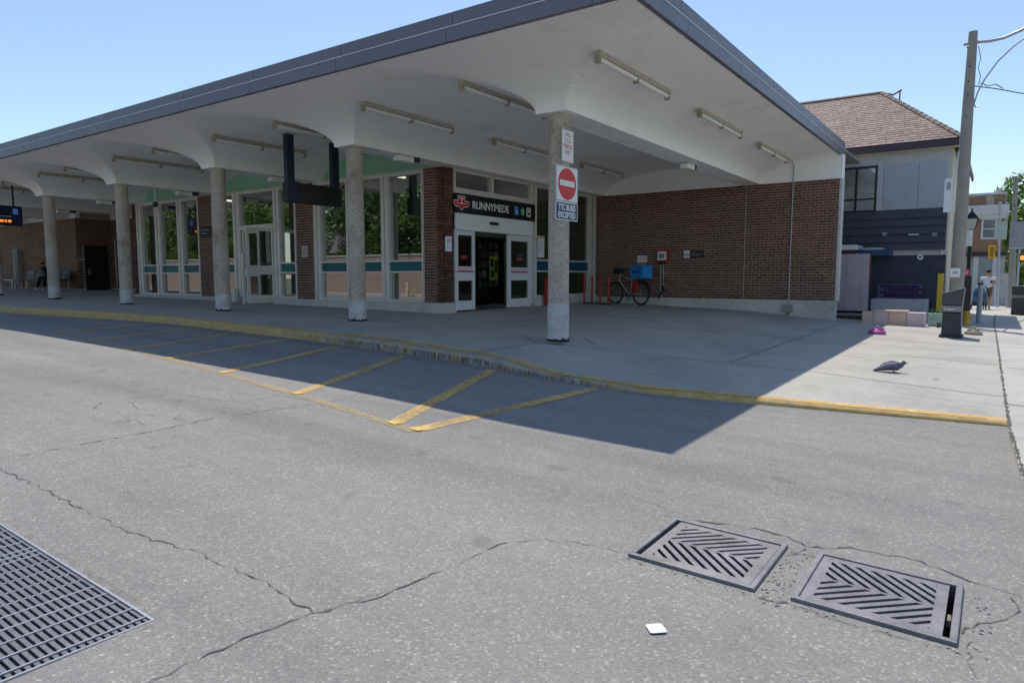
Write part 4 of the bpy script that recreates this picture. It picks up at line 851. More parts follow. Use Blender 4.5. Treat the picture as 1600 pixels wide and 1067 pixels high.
obj('pit', MB().box(x0, x1, y0, y1, -2.0, -1.98).box(x0, x1, y1 + .004, y1 + .05, -2.0, -1.45).box(x1 + .006, x1 + .05, y0, y1, -2.0, -1.45).box(x0, x1, y0 - .05, y0 - .001, -2.0, -1.45), M('pit_concrete', (.16, .17, .18), .9), tg)
for i in range(5): obj('joint_bar', MB().box(x1 - .02 - 1.06 * (i + 1), x1 - .008 - 1.06 * (i + 1), y0, y1, zt_(x1 - 1.06 * (i + 1)) - .03, zt_(x1 - 1.06 * (i + 1)) + .004), STEEL, tg) if x1 - 1.06 * (i + 1) > x0 else None
tag(obj('paper_square', MB().poly(rrect(.034, .034, .01), (-1.022, 2.42, za(-1.02, 2.42) + .006), (.72, .69, 0), (-.69, .72, 0), .002), SIGNW), 'small white rounded square lying on the asphalt before the drain covers', 'marker')

# ------------------------------------------------------------------ neighbouring shop building
NY = 22.5; nx1 = -1.22; nx0 = -10.5
nbr = thing('shop_building', (-5, 24, -1.1), 'two storey shop with brown shingle hip roof and dark boarded ground floor', 'building')
PALE = M('pale_render', (.52, .53, .54), .8, .14, 1.1, .2, 30); CREAM = M('cream_render', (.62, .56, .42), .8, .08, 2); DSID = M('dark_siding', (.068, .072, .090), .55, .15, 4); DWALL = M('dark_painted_brick', (.040, .046, .072), .6, .35, 5, .3, 30)
BRN = M('gutter_brown', (.06, .045, .055), .5, .1); GPAN = M('grey_board', (.42, .45, .50), .8, .12, 3, .2, 40)
obj('upper_wall', MB().box(nx0, nx1, NY, 30.5, .6, 3.56), PALE, nbr); obj('lower_wall', MB().box(nx0, nx1 + .0, NY + .03, 30.4, -1.4, .6), DWALL, nbr)
obj('side_wall', MB().box(nx1, nx1 + .03, NY + .1, 30.5, -1.4, 3.55), CREAM, nbr)
for i in range(5):
    z = .74 + i * .228; a = .05 + .05 * (4 - i) / 4
    obj('siding_board', MB().add([(nx0, NY - a - .05, z), (nx1 - .02, NY - a - .05, z), (nx1 - .02, NY - a + .02, z + .236), (nx0, NY - a + .02, z + .236), (nx0, NY, z), (nx1 - .02, NY, z), (nx1 - .02, NY, z + .236), (nx0, NY, z + .236)], [(0, 1, 2, 3), (0, 4, 5, 1), (3, 2, 6, 7), (1, 5, 6, 2), (0, 3, 7, 4)]), DSID, nbr)
for a, b2 in ((-2.83, -1.98), (-1.965, -1.30)): obj('wall_panel', MB().box(a, b2, NY - .03, NY, 1.90, 3.16), GPAN, nbr)
obj('corner_trim', MB().box(-3.0, -2.85, NY - .035, NY, 1.9, 3.3), PALE, nbr)
wn_ = sub('window', nbr); [obj('frame_bar', MB().box(a, b2, NY - .05, NY - .002, c0, c1), DARK, wn_) for a, b2, c0, c1 in ((-4.9, -3.0, 3.12, 3.18), (-4.9, -3.0, 1.88, 1.92), (-3.06, -3.0, 1.92, 3.12), (-3.58, -3.52, 1.92, 3.12), (-4.9, -3.58, 2.22, 2.26), (-3.52, -3.06, 2.22, 2.26))]
for a, b2 in ((-4.9, -3.58), (-3.52, -3.06)): obj('pane', MB().add([(a, NY - .022, 1.92), (b2, NY - .022, 1.92), (b2, NY - .022, 3.12), (a, NY - .022, 3.12)], [(0, 1, 2, 3)]), glass_mat('shop_glass', (.95, .96, .97), 2.2), wn_); obj('sky_reflection_sheet', MB().box(a, b2, NY - .012, NY - .001, 1.92, 3.12), M('sky_reflection_grey', (.88, .88, .85), .8), wn_)  # pale sheet behind each pane paints in the sky mirrored by the glass
# hip roof
ez, rz = 3.70, 6.12; ey, ry = NY - .32, 26.5; ex = nx1 + .22; hx = -3.55; by = 30.9
roof = obj('roof', MB().add([(nx0, ey, ez - .02), (ex, ey, ez - .02), (ex, by, ez - .02), (nx0, by, ez - .02), (hx, ry, rz - .02), (nx0, ry, rz - .02)], [(0, 1, 4, 5), (1, 2, 4), (2, 3, 5, 4), (3, 2, 1, 0), (0, 5, 3)]), M('roof_felt', (.09, .075, .07), .9), nbr)
SH = brick_mat('shingle', (.13, .092, .082), (.185, .132, .118), (.25, .18, .16))
obj('gutter', MB().box(nx0, ex + .04, ey - .07, ey + .02, ez - .20, ez - .03).box(ex, ex + .06, ey, by, ez - .2, ez - .03), BRN, nbr); obj('soffit_board', MB().box(nx0, ex, ey, NY - .002, ez - .2, ez - .17), CREAM, nbr)
sl_v = Vector((0, ry - ey, rz - ez)); SLEN = sl_v.length; su = sl_v.normalized(); sn_ = Vector((0, -su.z, su.y)); NR = 27; RH = SLEN / NR
shm = {}; cnt = 0; far = MB()
def shingle_mesh(w_):
    if w_ not in shm:
        m = MB(); h = RH * 1.12
        for b2, z_ in ((0, .014), (h, .004)): pass
        v = [Vector((sx_ * (w_ / 2 - .004), 0, 0)) + su * b2 + sn_ * z_ for z_, b2 in ((.0, 0), (.016, 0), (.004, h)) for sx_ in (-1, 1)]
        m.add(v, [(0, 1, 3, 2), (2, 3, 5, 4), (0, 2, 4), (1, 5, 3)]); shm[w_] = m.mesh('shingle'); shm[w_].materials.append(SH)
    return shm[w_]
for r_ in range(NR):
    t_ = r_ / NR; xr = ex + (hx - ex) * t_; x = xr - random.uniform(.0, .12); o0 = Vector((0, ey, ez)) + su * (RH * r_)
    while x > nx0 + .3:
        w_ = random.choice((.16, .21, .27)); p = Vector((x - w_ / 2, o0.y, o0.z)) + sn_ * random.uniform(0, .003)
        if x - w_ > -4.7 and cnt < 300 and not (x < -4.6 and r_ < 3):
            o = bpy.data.objects.new('shingle', shingle_mesh(w_)); COL.objects.link(o); o.parent = roof; o.location = p; cnt += 1
        else:
            me_ = shingle_mesh(w_); far.add([v.co + p for v in me_.vertices], [tuple(f.vertices) for f in me_.polygons])
        x -= w_
obj('shingle_field', far, SH, roof, kind='stuff')
m = MB(); e0_, e1_ = Vector((ex, ey, ez + .01)), Vector((hx, ry, rz + .01)); 
for i in range(18):
    a = e0_.lerp(e1_, i / 18); b2 = e0_.lerp(e1_, (i + 1.15) / 18); m.tube([a + Vector((0, 0, .01)), b2 + Vector((0, 0, .0))], [.075, .065], 6)
m.tube([e1_, (nx0, ry, rz + .01)], .07, 6); obj('hip_cap', m, SH, roof)
t = thing('roof_bracket', (-3.2, 26.6, 6.05), 'bent metal bracket sticking up at the shingle roof peak', 'bracket'); obj('arm', MB().tube([(-3.5, 26.5, 6.12), (-3.2, 26.5, 6.03), (-2.95, 26.5, 6.16)], .035, 6).tube([(-3.0, 26.5, 6.14), (-3.0, 26.5, 5.74)], .025, 6), M('bracket_grey', (.16, .19, .22), .5), t)
t = thing('wall_lamp', (-1.75, NY - .1, .52), 'round white wall lamp on the dark ground floor wall', 'lamp'); obj('dish', MB().poly(disc(.075, 24), (-1.83, NY + .025, .54), XR, UP, .05), WHITE, t); obj('bulb', MB().ball((-1.83, NY - .03, .54), .03, .03, .03), DARK, t)
t = thing('wall_lamp', (-1.4, NY - .1, .65), 'tiny white lamp at the top corner of the dark wall by the pole', 'lamp'); obj('dish', MB().ball((-1.33, NY - .02, .66), .035, .04, .035).tube([(-1.33, NY - .02, .66), (-1.33, NY + .03, .66)], .02, 6), WHITE, t)
for x, z, lb in ((-2.72, 1.2, 'small floodlight on the dark siding, left of the pair'), (-1.5, 1.14, 'small floodlight on the dark siding close to the pole')):
    t = thing('floodlight', (x, NY - .2, z), lb, 'lamp', 'floodlights on the siding'); obj('head', MB().obox((x, NY - .24, z), (.055, 0, 0), (0, .05, -.02), (0, .02, .035)), M('lamp_grey', (.3, .32, .35), .5), t); obj('arm', MB().tube([(x, NY - .2, z), (x + .03, NY - .08, z + .02)], .012, 6), DARK, t)
t = thing('house_number_bar', (-2.0, NY - .12, 1.15), 'pale horizontal strip mounted on the dark siding', 'sign'); obj('bar', MB().box(-2.13, -1.88, NY - .17, NY - .13, 1.15, 1.19), M('strip_pale', (.5, .55, .6), .4), t)
# door canopy, hoarding and ledges before it
t = thing('door_awning', (-3.2, 21.6, .75), 'small white edged awning with dark blue top beside the brick wall end', 'awning')
obj('board', MB().box(-4.2, -3.28, 21.2, 22.4, .74, .88), WHITE, t); obj('valance', MB().box(-4.2, -3.28, 21.15, 21.2, .62, .735), M('burgundy', (.10, .03, .045), .6), t); obj('blue_top', MB().box(-3.27, -2.5, 21.5, 22.4, .58, .74), M('awning_blue', (.03, .06, .16), .6), t); obj('white_streak', MB().box(-3.2, -2.7, 21.6, 22.3, .745, .80), PALE, t); obj('bracket', MB().box(-3.15, -3.09, 21.5, 21.56, .8, 1.02), DARK, t)
t = thing('plank_hoarding', (-3.3, 21.0, -1.1), 'pale lilac plank hoarding closing the gap beside the brick wall', 'hoarding'); LIL = M('lilac_board', (.47, .40, .44), .7, .1, 3)
for i in range(5):
    x0_ = -3.86 + i * .195; obj('plank', MB().box(x0_, x0_ + .192, 21.0 + (i % 2) * .006, 21.04, -.95, .62), LIL, t)
obj('post', MB().box(-2.88, -2.85, 20.99, 21.05, -1.1, .62), M('burgundy', (.10, .03, .045), .6), t); obj('rail', MB().box(-3.86, -2.88, 21.04, 21.08, .3, .4).box(-3.86, -2.88, 21.04, 21.08, -.7, -.6), LIL, t)
m = MB()
for i in range(5):
    for k in range(5): a = -2.80 + k * .2 + (i % 2) * .1; m.box(a, a + .19, NY + .004, NY + .04, -.66 + i * .085, -.66 + i * .085 + .074)
obj('exposed_brick', m, brick_mat('violet_brick', (.02, .015, .08), (.05, .02, .09), (.09, .02, .05)), nbr); obj('exposed_mortar', MB().box(-2.86, -1.75, NY + .012, NY + .035, -.67, -.22), M('mortar_lilac', (.15, .13, .22), .8), nbr)
t = thing('timber_skid', (-3.0, 20.3, -1.12), 'low dark timber skid on the ground beside the brick wall end', 'skid')
zz = zg(-3.2, 20.3); obj('beam', MB().box(-3.6, -2.95, 20.2, 20.3, zz, zz + .10).box(-3.6, -2.75, 20.5, 20.6, zz, zz + .10), M('old_timber', (.10, .08, .06), .9, .4, 8), t); obj('board', MB().box(-3.7, -2.6, 20.15, 20.7, zz + .10, zz + .14), M('board_grey', (.27, .23, .2), .9, .3, 8), t); obj('block', MB().box(-2.9, -2.45, 20.1, 20.5, zz, zz + .1), M('block_tan', (.42, .36, .28), .9), t)
t = thing('concrete_ledge', (-2.1, 21.6, -1.12), 'pale concrete ledge along the foot of the dark wall', 'ledge'); obj('slab', MB().box(-2.85, -1.55, 21.2, 22.45, -1.2, -.62), concrete_mat('ledge_concrete', (.40, .42, .45), .2), t, bevel=.02)
t = thing('blur_planter', (-2.0, 18.7, -1.2), 'pink and orange blur built as a low painted planter wall on the sunny pavement', 'planter')  # planter blocks give solid form to a pink and orange blur
zz = zg(-2, 18.7) - .02; PK = M('pale_pink', (.60, .48, .50), .8, .15, 4); OR = M('pale_orange', (.64, .46, .36), .8, .15, 4); TN = M('pale_tan', (.58, .46, .36), .8, .15, 4)
for a, b2, mt in ((-2.66, -2.42, TN), (-2.415, -2.1, PK), (-2.095, -1.72, OR), (-1.715, -1.34, PK)): obj('wall_block', MB().box(a, b2, 18.5, 18.9, zz, zz + .33), mt, t, bevel=.012)
obj('coping', MB().box(-2.4, -1.7, 18.48, 18.92, zz + .332, zz + .37), OR, t)
t = thing('green_planter', (-1.2, 19.2, -1.2), 'small green painted planter block beside the litter bin', 'planter'); obj('block', MB().box(-1.33, -.98, 19.1, 19.5, zz, zz + .30), M('pale_green', (.30, .42, .36), .8, .3, 6), t, bevel=.012)
m = MB()
for i in range(14):
    x = random.uniform(-1.28, -1.03); m.add([(x - .02, 19.3, zz + .30), (x + .02, 19.3, zz + .30), (x + random.uniform(-.08, .08), 19.25, zz + .30 + random.uniform(.06, .14))], [(0, 1, 2)])
obj('leaves', m, leaf_mat('planter_leaf', (.03, .10, .05), (.05, .16, .08)), t)
def round_base(x, y, mat, label):
    z = zg(x, y); t = thing('round_base', (x, y, z), label, 'base'); m2 = mat; t.scale = (.78, .78, .7)
    obj('disc', MB().lathe((x, y, z), [(.20, 0), (.21, .02), (.21, .085), (.19, .10)], 28), m2, t, smooth=40); obj('boss', MB().lathe((x, y, z), [(.13, .10), (.11, .14), (.05, .17), (.045, .22)], 20), m2, t, smooth=40)
    for k in range(4): a = R(45 + 90 * k); obj('rib', MB().obox((x + .12 * math.cos(a), y + .12 * math.sin(a), z + .13), (.07 * math.cos(a), .07 * math.sin(a), -.02), (-.012 * math.sin(a), .012 * math.cos(a), 0), (0, 0, .035)), m2, t)
    obj('highlight_cap', MB().lathe((x, y, z), [(.03, .22), (.028, .235)], 12), WHITE, t)
round_base(-1.97, 15.75, M('magenta_plastic', (.42, .10, .36), .5, .15), 'purple smudge shaped as a magenta round stand base on the sunny pavement'); round_base(-.36, 17.2, M('tan_stone', (.40, .35, .27), .8, .25), 'tan round stand base right of the litter bin')  # the magenta base gives body to an unclear purple smudge
# dark blob with shadow streaks, built as a bird
t = thing('pigeon_blob', (-1.1, 10.2, zg(-1.1, 10.2)), 'dark blob shaped as a grey blue bird on the sunlit pavement', 'pigeon_blob'); z = zg(-1.1, 10.2) - .045; PG = M('blob_grey', (.10, .105, .16), .7, .5, 45, .5, 120)
m = MB().tube([(-1.29, 10.12, z + .055), (-1.22, 10.14, z + .085), (-1.15, 10.16, z + .12), (-1.08, 10.18, z + .135), (-1.02, 10.195, z + .13), (-.975, 10.205, z + .145), (-.96, 10.21, z + .165), (-.945, 10.215, z + .18), (-.93, 10.215, z + .19)], [.012, .03, .058, .068, .06, .036, .027, .03, .016], 14)
obj('body', m, PG, t, smooth=70); obj('beak', MB().tube([(-.925, 10.218, z + .176), (-.895, 10.224, z + .166)], [.009, .002], 6), DARK, t)
for s_ in (-1, 1):
    obj('wing', MB().tube([(-1.02, 10.19 + s_ * .055, z + .15), (-1.12, 10.17 + s_ * .06, z + .135), (-1.27, 10.13 + s_ * .02, z + .075)], [.03, .035, .006], 8), M('wing_grey', (.15, .15, .22), .7, .5, 40, .5, 120), t, smooth=70); obj('leg', MB().tube([(-1.07, 10.18 + s_ * .03, z + .09), (-1.06, 10.18 + s_ * .03, z + .048), (-1.03, 10.18 + s_ * .03, z + .048)], .005, 5), M('leg_red', (.4, .12, .1), .6), t); obj('eye', MB().ball((-.94, 10.215 + s_ * .027, z + .183), .006, .006, .006, 6, 5), M('leg_red', (.4, .12, .1), .6), t)
tag(obj('fallen_leaf', MB().add([(-.62, 9.9, zg(-.6, 9.9) + .006), (-.56, 9.88, zg(-.6, 9.9) + .02), (-.51, 9.86, zg(-.6, 9.9) + .007), (-.57, 9.93, zg(-.6, 9.9) + .012)], [(0, 1, 3), (1, 2, 3)]), M('dry_leaf', (.22, .18, .10), .8)), 'small dry leaf on the pavement right of the dark blob', 'leaf')

# ------------------------------------------------------------------ pavement furniture
t = thing('litter_bin', (-.7, 16.3, zg(-.7, 16.3)), 'dark grey litter bin with slanted hood standing on the sunny pavement', 'bin'); z = zg(-.7, 16.3) - .01; BG = M('bin_grey', (.075, .075, .082), .55, .15, 6); BD = M('bin_dark', (.05, .05, .055), .6, .15, 6)
def prism(m, pts, y0, y1): m.poly(pts[::-1] if False else pts, (0, y1, 0), XR, UP, y1 - y0); return m
obj('body', prism(MB(), [(-.875, z + .06), (-.54, z + .06), (-.555, z + .50), (-.865, z + .50)], 16.02, 16.55), BG, t, bevel=.015); obj('base', MB().box(-.91, -.51, 15.99, 16.58, z, z + .06), BD, t, bevel=.01)
obj('hood', prism(MB(), [(-.89, z + .66), (-.55, z + .66), (-.52, z + 1.0), (-.885, z + .885)], 15.99, 16.58), BG, t, bevel=.012); obj('band', MB().box(-.885, -.55, 15.995, 16.57, z + .52, z + .645), M('band_grey', (.20, .20, .21), .5), t)
obj('door', prism(MB(), [(-.845, z + .10), (-.575, z + .10), (-.585, z + .47), (-.84, z + .47)], 16.005, 16.02), BD, t); obj('pedal', MB().box(-.95, -.89, 15.99, 16.1, z + .20, z + .30), BD, t); obj('edge_strip', MB().tube([(-.533, 16.0, z + .08), (-.545, 16.0, z + .5), (-.515, 15.99, z + .98)], .008, 5), STEEL, t)
text('lettering', 'Litter', (-.745, 15.994, z + .582), XR, UP, .19, .062, SIGNW, t, .002, .01); m = MB()
for k in range(3): a = R(90 + 120 * k); m.tube([(-.605 + .028 * math.cos(a + R(q)), 15.991, z + .58 + .028 * math.sin(a + R(q))) for q in (0, 30, 60, 90)], .006, 5)
obj('recycling_mark', m, SIGNW, t)
t = thing('bollard', (-1.22, 21.3, -1.12), 'tall square yellow bollard at the corner of the dark wall', 'bollard'); obj('post', MB().box(-1.29, -1.16, 21.0, 21.13, zg(-1.2, 21) - .05, .08), M('bollard_yellow', (.58, .44, .05), .55, .12), t, bevel=.012); obj('foot', MB().box(-1.34, -1.11, 20.95, 21.18, zg(-1.2, 21) - .05, zg(-1.2, 21) + .05), M('bollard_yellow', (.58, .44, .05), .55, .12), t)
t = thing('bollard', (-.37, 22, -1.15), 'grey round steel bollard beside the stroller', 'bollard'); obj('post', MB().lathe((-.37, 22, 0), [(.06, zg(-.4, 22) - .03), (.06, -.22)], 16), M('bollard_steel', (.30, .33, .36), .5), t, smooth=40); obj('cap', MB().lathe((-.37, 22, 0), [(.065, -.22), (.06, -.18), (.02, -.165)], 16), BD, t)
t = thing('news_box', (-.73, 22.4, -1.15), 'brown newspaper box behind the litter bin', 'box'); z = zg(-.7, 22.4); obj('body', MB().box(-.90, -.58, 22.3, 22.7, z + .28, 0), M('box_brown', (.075, .055, .05), .55), t, bevel=.015); obj('stand', MB().box(-.82, -.66, 22.42, 22.58, z - .02, z + .28), BD, t); obj('door', MB().box(-.87, -.61, 22.285, 22.3, -.6, -.2), BD, t)
t = thing('hydrant', (-.58, 20.7, -1.18), 'low yellow stump beside the foot of the litter bin', 'hydrant'); z = zg(-.58, 20.6); HY = M('hydrant_yellow', (.55, .36, .06), .6, .15); obj('barrel', MB().lathe((-.60, 20.6, z), [(.11, -.02), (.11, .05), (.085, .07), (.085, .27), (.10, .29), (.06, .36)], 18), HY, t, smooth=35); obj('cap', MB().tube([(-.72, 20.6, z + .2), (-.48, 20.6, z + .2)], .04, 10), HY, t)
WOOD = M('weathered_pole', (.33, .30, .26), .85, .18, 3, .3, 40)
pz = zg(-.8, 20)
up = thing('utility_pole', (-.82, 20, pz), 'tall weathered grey pole with lamp arm at the corner of the shop', 'pole'); obj('shaft', MB().tube([(-.83, 20, pz - .1), (-.825, 20, 2.0), (-.815, 20, 4.2), (-.80, 20, 5.76)], [.17, .14, .115, .092], 20), WOOD, up, smooth=50)
for z in (5.42, 4.18, 2.4, 1.2): obj('band', MB().torus((-.815, 20, z), (0, 0, 1), .095 + (5.76 - z) * .0145, .008, 24, 5), STEEL, up)
for z in (4.95, 4.6, 4.3, 3.8, 3.4): obj('bolt', MB().tube([(-.83, 20 - .13, z), (-.83, 20 - .08, z)], .014, 8), DARK, up)
obj('lamp_arm', MB().tube([(-.98, 20, 5.50), (-.67, 20, 5.50), (-.45, 20, 5.48), (-.2, 20, 5.50), (.1, 20, 5.60), (.5, 20, 5.78), (1.1, 20, 6.0), (1.9, 20, 6.1)], .034, 10), STEEL, up, smooth=50); obj('brace', MB().tube([(-.60, 20, 4.02), (-.66, 20, 4.0), (-.70, 20, 4.08), (-.64, 20, 4.34), (-.52, 20, 4.62), (-.28, 20, 5.0), (0, 20, 5.28), (.3, 20, 5.5), (.7, 20, 5.82)], .018, 8), STEEL, up, smooth=50)
obj('lamp_head', MB().ball((2.2, 20, 6.1), .35, .13, .08), STEEL, up, smooth=60); obj('conduit', MB().tube([(-.985, 19.95, pz), (-.965, 19.95, 1.0), (-.94, 19.96, 3.0)], .022, 8), WHITE, up)
obj('loose_wire', MB().tube([(-.68, 19.95, 5.4), (-.62, 19.95, 5.1), (-.66, 19.95, 4.9), (-.60, 19.95, 4.7), (-.63, 19.95, 4.5)], .008, 5), BLACK, up)
def wire(name, pts, r, label):
    t = thing(name, pts[0], label, 'wire'); obj('cable', MB().tube(pts, r, 5), BLACK, t); return t
wire('overhead_wire', [(-.72, 20, 4.5), (-.3, 20.2, 4.42), (.2, 20.5, 4.30), (1.5, 21, 4.15), (5, 22, 4.0), (13, 24, 4.6)], .012, 'dark cable leaving the tall pole to the right'); wire('overhead_wire', [(-.6, 20.2, 4.6), (-.45, 20.2, 4.5), (-.3, 20.2, 4.52), (-.15, 20.3, 4.42)], .010, 'short looped cable beside the tall pole')
wire('overhead_wire', [(-.78, 20.2, 1.9), (-.4, 30, 2.9), (.45, 40, 3.3), (3, 70, 5)], .02, 'thin wire sagging between the tall pole and the far pole')
for x, z, w2, h2, lb, nm in ((-1.10, 1.95, .085, .40, 'tall white paper strip stapled on the left of the tall pole', 'paper_notice'), (-.86, .09, .10, .11, 'white flyer with dark drawing low on the tall pole', 'paper_notice')):
    t = thing(nm, (x, 19.8, z), lb, 'notice'); plate(t, (x, 19.80, z), XR, UP, w2, h2, SIGNW, .004, .003, 'sheet'); obj('print', MB().poly(rect(w2 * .5, h2 * .22), (x, 19.7965, z + (h2 * .55 if h2 > .2 else 0)), XR, UP, .001), M('print_grey', (.35, .35, .35), .6), t)
t = thing('paper_notice', (-.66, 19.9, .1), 'small pink flyer beside the tall pole', 'notice'); plate(t, (-.70, 21.9, .11), XR, UP, .06, .085, M('flyer_pink', (.75, .12, .28), .6), .004, .003, 'sheet'); obj('print', MB().torus((-.70, 21.895, .11), (0, 1, 0), .03, .008, 12, 5), SIGNW, t)
lp = thing('street_lamp', (-.95, 30, -1.3), 'black lantern street lamp behind the tall pole', 'street lamp'); lz = zg(-.9, 30)
obj('post', MB().lathe((-.9, 30, 0), [(.11, lz - .05), (.11, lz + .5), (.07, lz + .55), (.06, 1.65), (.09, 1.7)], 14), BLACK, lp, smooth=40)
la = MB(); la.v = [(-.9 + a * r_, 30 + b2 * r_, z) for r_, z in ((.125, 1.70), (.2, 2.06)) for a, b2 in ((-1, -1), (1, -1), (1, 1), (-1, 1))]; la.f = [(0, 1, 5, 4), (1, 2, 6, 5), (2, 3, 7, 6), (3, 0, 4, 7)]
obj('lantern_glass', la, M('lantern_glass', (.55, .55, .52), .3), lp); la2 = MB()
for i in range(4): la2.tube([la.v[i], la.v[i + 4]], .014, 5)
obj('lantern_bar', la2, BLACK, lp); ro = MB(); ro.v = [(-.9 + a * .23, 30 + b2 * .23, 2.06) for a, b2 in ((-1, -1), (1, -1), (1, 1), (-1, 1))] + [(-.9, 30, 2.38)]; ro.f = [(0, 1, 4), (1, 2, 4), (2, 3, 4), (3, 0, 4), (3, 2, 1, 0)]; obj('lantern_roof', ro, M('lantern_black', (.015, .03, .045), .4), lp); obj('finial', MB().ball((-.9, 30, 2.4), .03, .03, .05), BLACK, lp)
t = thing('parking_sign', (-.98, 29.85, 1.4), 'white parking sign fixed to the lantern street lamp', 'sign'); plate(t, (-.98, 29.85, 1.38), XR, UP, .15, .29, SIGNW, .02, .005); bars([(.1, -.1, .1), (.02, -.1, .08), (-.08, -.1, .1)], 0, 0, (-.98, 29.8445, 1.38), XR, UP, M('sign_faint', (.5, .45, .47), .6), t)

# ------------------------------------------------------------------ far end of the street
fb = thing('corner_building', (-1.5, 48, -1.5), 'two storey brick corner building with white cornice down the street', 'building'); FBR = M('far_brick', (.34, .20, .12), .85, .2, 6); WS = M('white_stone', (.68, .66, .62), .8, .08)
obj('wall', MB().box(-9, .10, 45, 56, 1.3, 4.33), FBR, fb); obj('cornice', MB().box(-9.2, .2, 44.8, 56.2, 3.06, 3.30).box(-9.25, .28, 44.7, 56.2, 3.30, 3.78), WS, fb); obj('coping', MB().box(-9.1, .15, 44.9, 56, 4.33, 4.44), WS, fb); obj('parapet_panel', MB().box(-.75, -.4, 44.97, 45, 3.8, 4.3), M('tan_panel', (.5, .42, .33), .8), fb)
w_ = sub('window', fb); obj('frame', MB().box(-.90, -.20, 44.93, 45, 1.98, 2.08).box(-.90, -.20, 44.93, 45, 3.0, 3.06).box(-.90, -.80, 44.93, 45, 2.08, 3.0).box(-.30, -.20, 44.93, 45, 2.08, 3.0), WS, w_); obj('pane', MB().box(-.80, -.30, 44.96, 44.99, 2.08, 3.0), M('far_glass', (.12, .14, .16), .1, .05, 1, 0, 1, 0, .8), w_); obj('sash', MB().box(-.80, -.30, 44.945, 44.96, 2.50, 2.56), WS, w_)
obj('shopfront', MB().box(-9, .25, 45, 55, -1.7, 1.28), M('shop_stone', (.50, .47, .42), .8, .1), fb); obj('shop_cornice', MB().box(-9, .3, 44.8, 55, 1.1, 1.28), BRN, fb); obj('shop_door', MB().box(-.88, -.32, 44.93, 45, -1.6, 1.02), M('shop_door_glass', (.30, .36, .33), .2, .3, 2), fb); obj('pilaster', MB().box(-1.15, -.9, 44.9, 45, -1.6, 1.05).box(-.3, -.1, 44.9, 45, -1.6, 1.05), WS, fb); obj('chimney', MB().box(-.35, -.12, 46, 46.4, 4.4, 4.75), STEEL, fb)
t = thing('traffic_signal', (.02, 40, -1.45), 'yellow traffic signal on a slim grey pole before the corner building', 'traffic light'); obj('pole', MB().tube([(.04, 40, zg(0, 40) - .1), (-.12, 40, 3.5)], .06, 10), STEEL, t); SY = M('signal_yellow', (.70, .38, .02), .5); obj('housing', MB().box(-.46, -.17, 39.9, 40.15, .86, 1.46), SY, t, bevel=.03)
for k in range(3): obj('lens', MB().poly(disc(.07, 16), (-.315, 39.9, 1.33 - k * .17), XR, UP, .03), M('lens_dark', (.30, .16, .02), .4), t)
obj('bracket', MB().tube([(-.17, 40, 1.3), (.0, 40, 1.3)], .02, 6), STEEL, t)
t = thing('street_sign', (0, 40, 2.0), 'pale green street sign on the slim grey pole', 'sign'); plate(t, (-.02, 39.9, 2.15), XR, UP, .24, .42, M('sign_palegreen', (.42, .50, .44), .6), .02, .01)
p2 = thing('utility_pole', (.5, 40.5, -1.45), 'second grey concrete pole farther along the pavement', 'pole'); obj('shaft', MB().tube([(.56, 40.5, zg(.5, 40) - .1), (.52, 40.5, .5), (.42, 40.5, 4.65)], [.20, .13, .09], 14), WOOD, p2, smooth=50); obj('band', MB().torus((.46, 40.5, 3.2), (0, 0, 1), .11, .012, 16, 5), STEEL, p2)
t = thing('sign_board', (.9, 39.5, 1.4), 'large blank grey sign board on the second concrete pole', 'sign'); plate(t, (.92, 40.2, 1.96), XR, UP, .60, .60, M('board_back', (.30, .32, .32), .6), .02, .03); obj('rail', MB().box(.32, 1.52, 40.15, 40.2, 1.28, 1.36), STEEL, t)
t = thing('walk_signal', (.95, 38, .6), 'pedestrian signal with orange hand at the right edge', 'signal'); obj('pole', MB().tube([(.72, 38, zg(.7, 38) - .1), (.70, 38, 1.2)], .04, 8), STEEL, t); obj('housing', MB().box(.72, 1.02, 37.9, 38.1, .66, .98), BLACK, t); obj('hand', MB().poly(rrect(.09, .1, .04), (.83, 37.899, .82), XR, UP, .004), Emat('hand_orange', (1, .22, .03), 1.2), t)
t = thing('utility_cabinet', (.2, 43, -1.5), 'pale grey utility cabinet behind the pedestrian', 'cabinet'); obj('body', MB().box(-.03, .44, 42.8, 43.4, -1.6, .12), M('cab_pale', (.42, .45, .45), .7), t); obj('lid', MB().box(-.06, .47, 42.77, 43.43, .12, .17), STEEL, t); obj('post', MB().box(-.12, -.04, 42.6, 42.7, -1.6, .2), WS, t)
t = thing('litter_bin', (.62, 30, -1.3), 'second dark litter bin farther along the pavement at right edge', 'bin'); z = sw_z(.6, 30) - .02; obj('body', MB().box(.43, .92, 29.8, 30.3, z, z + .62), BD, t, bevel=.02); obj('hood', MB().box(.42, .93, 29.78, 30.32, z + .72, z + 1.03), BD, t, bevel=.02); obj('band', MB().box(.44, .91, 29.8, 30.3, z + .62, z + .72), M('band_grey', (.20, .20, .21), .5), t)

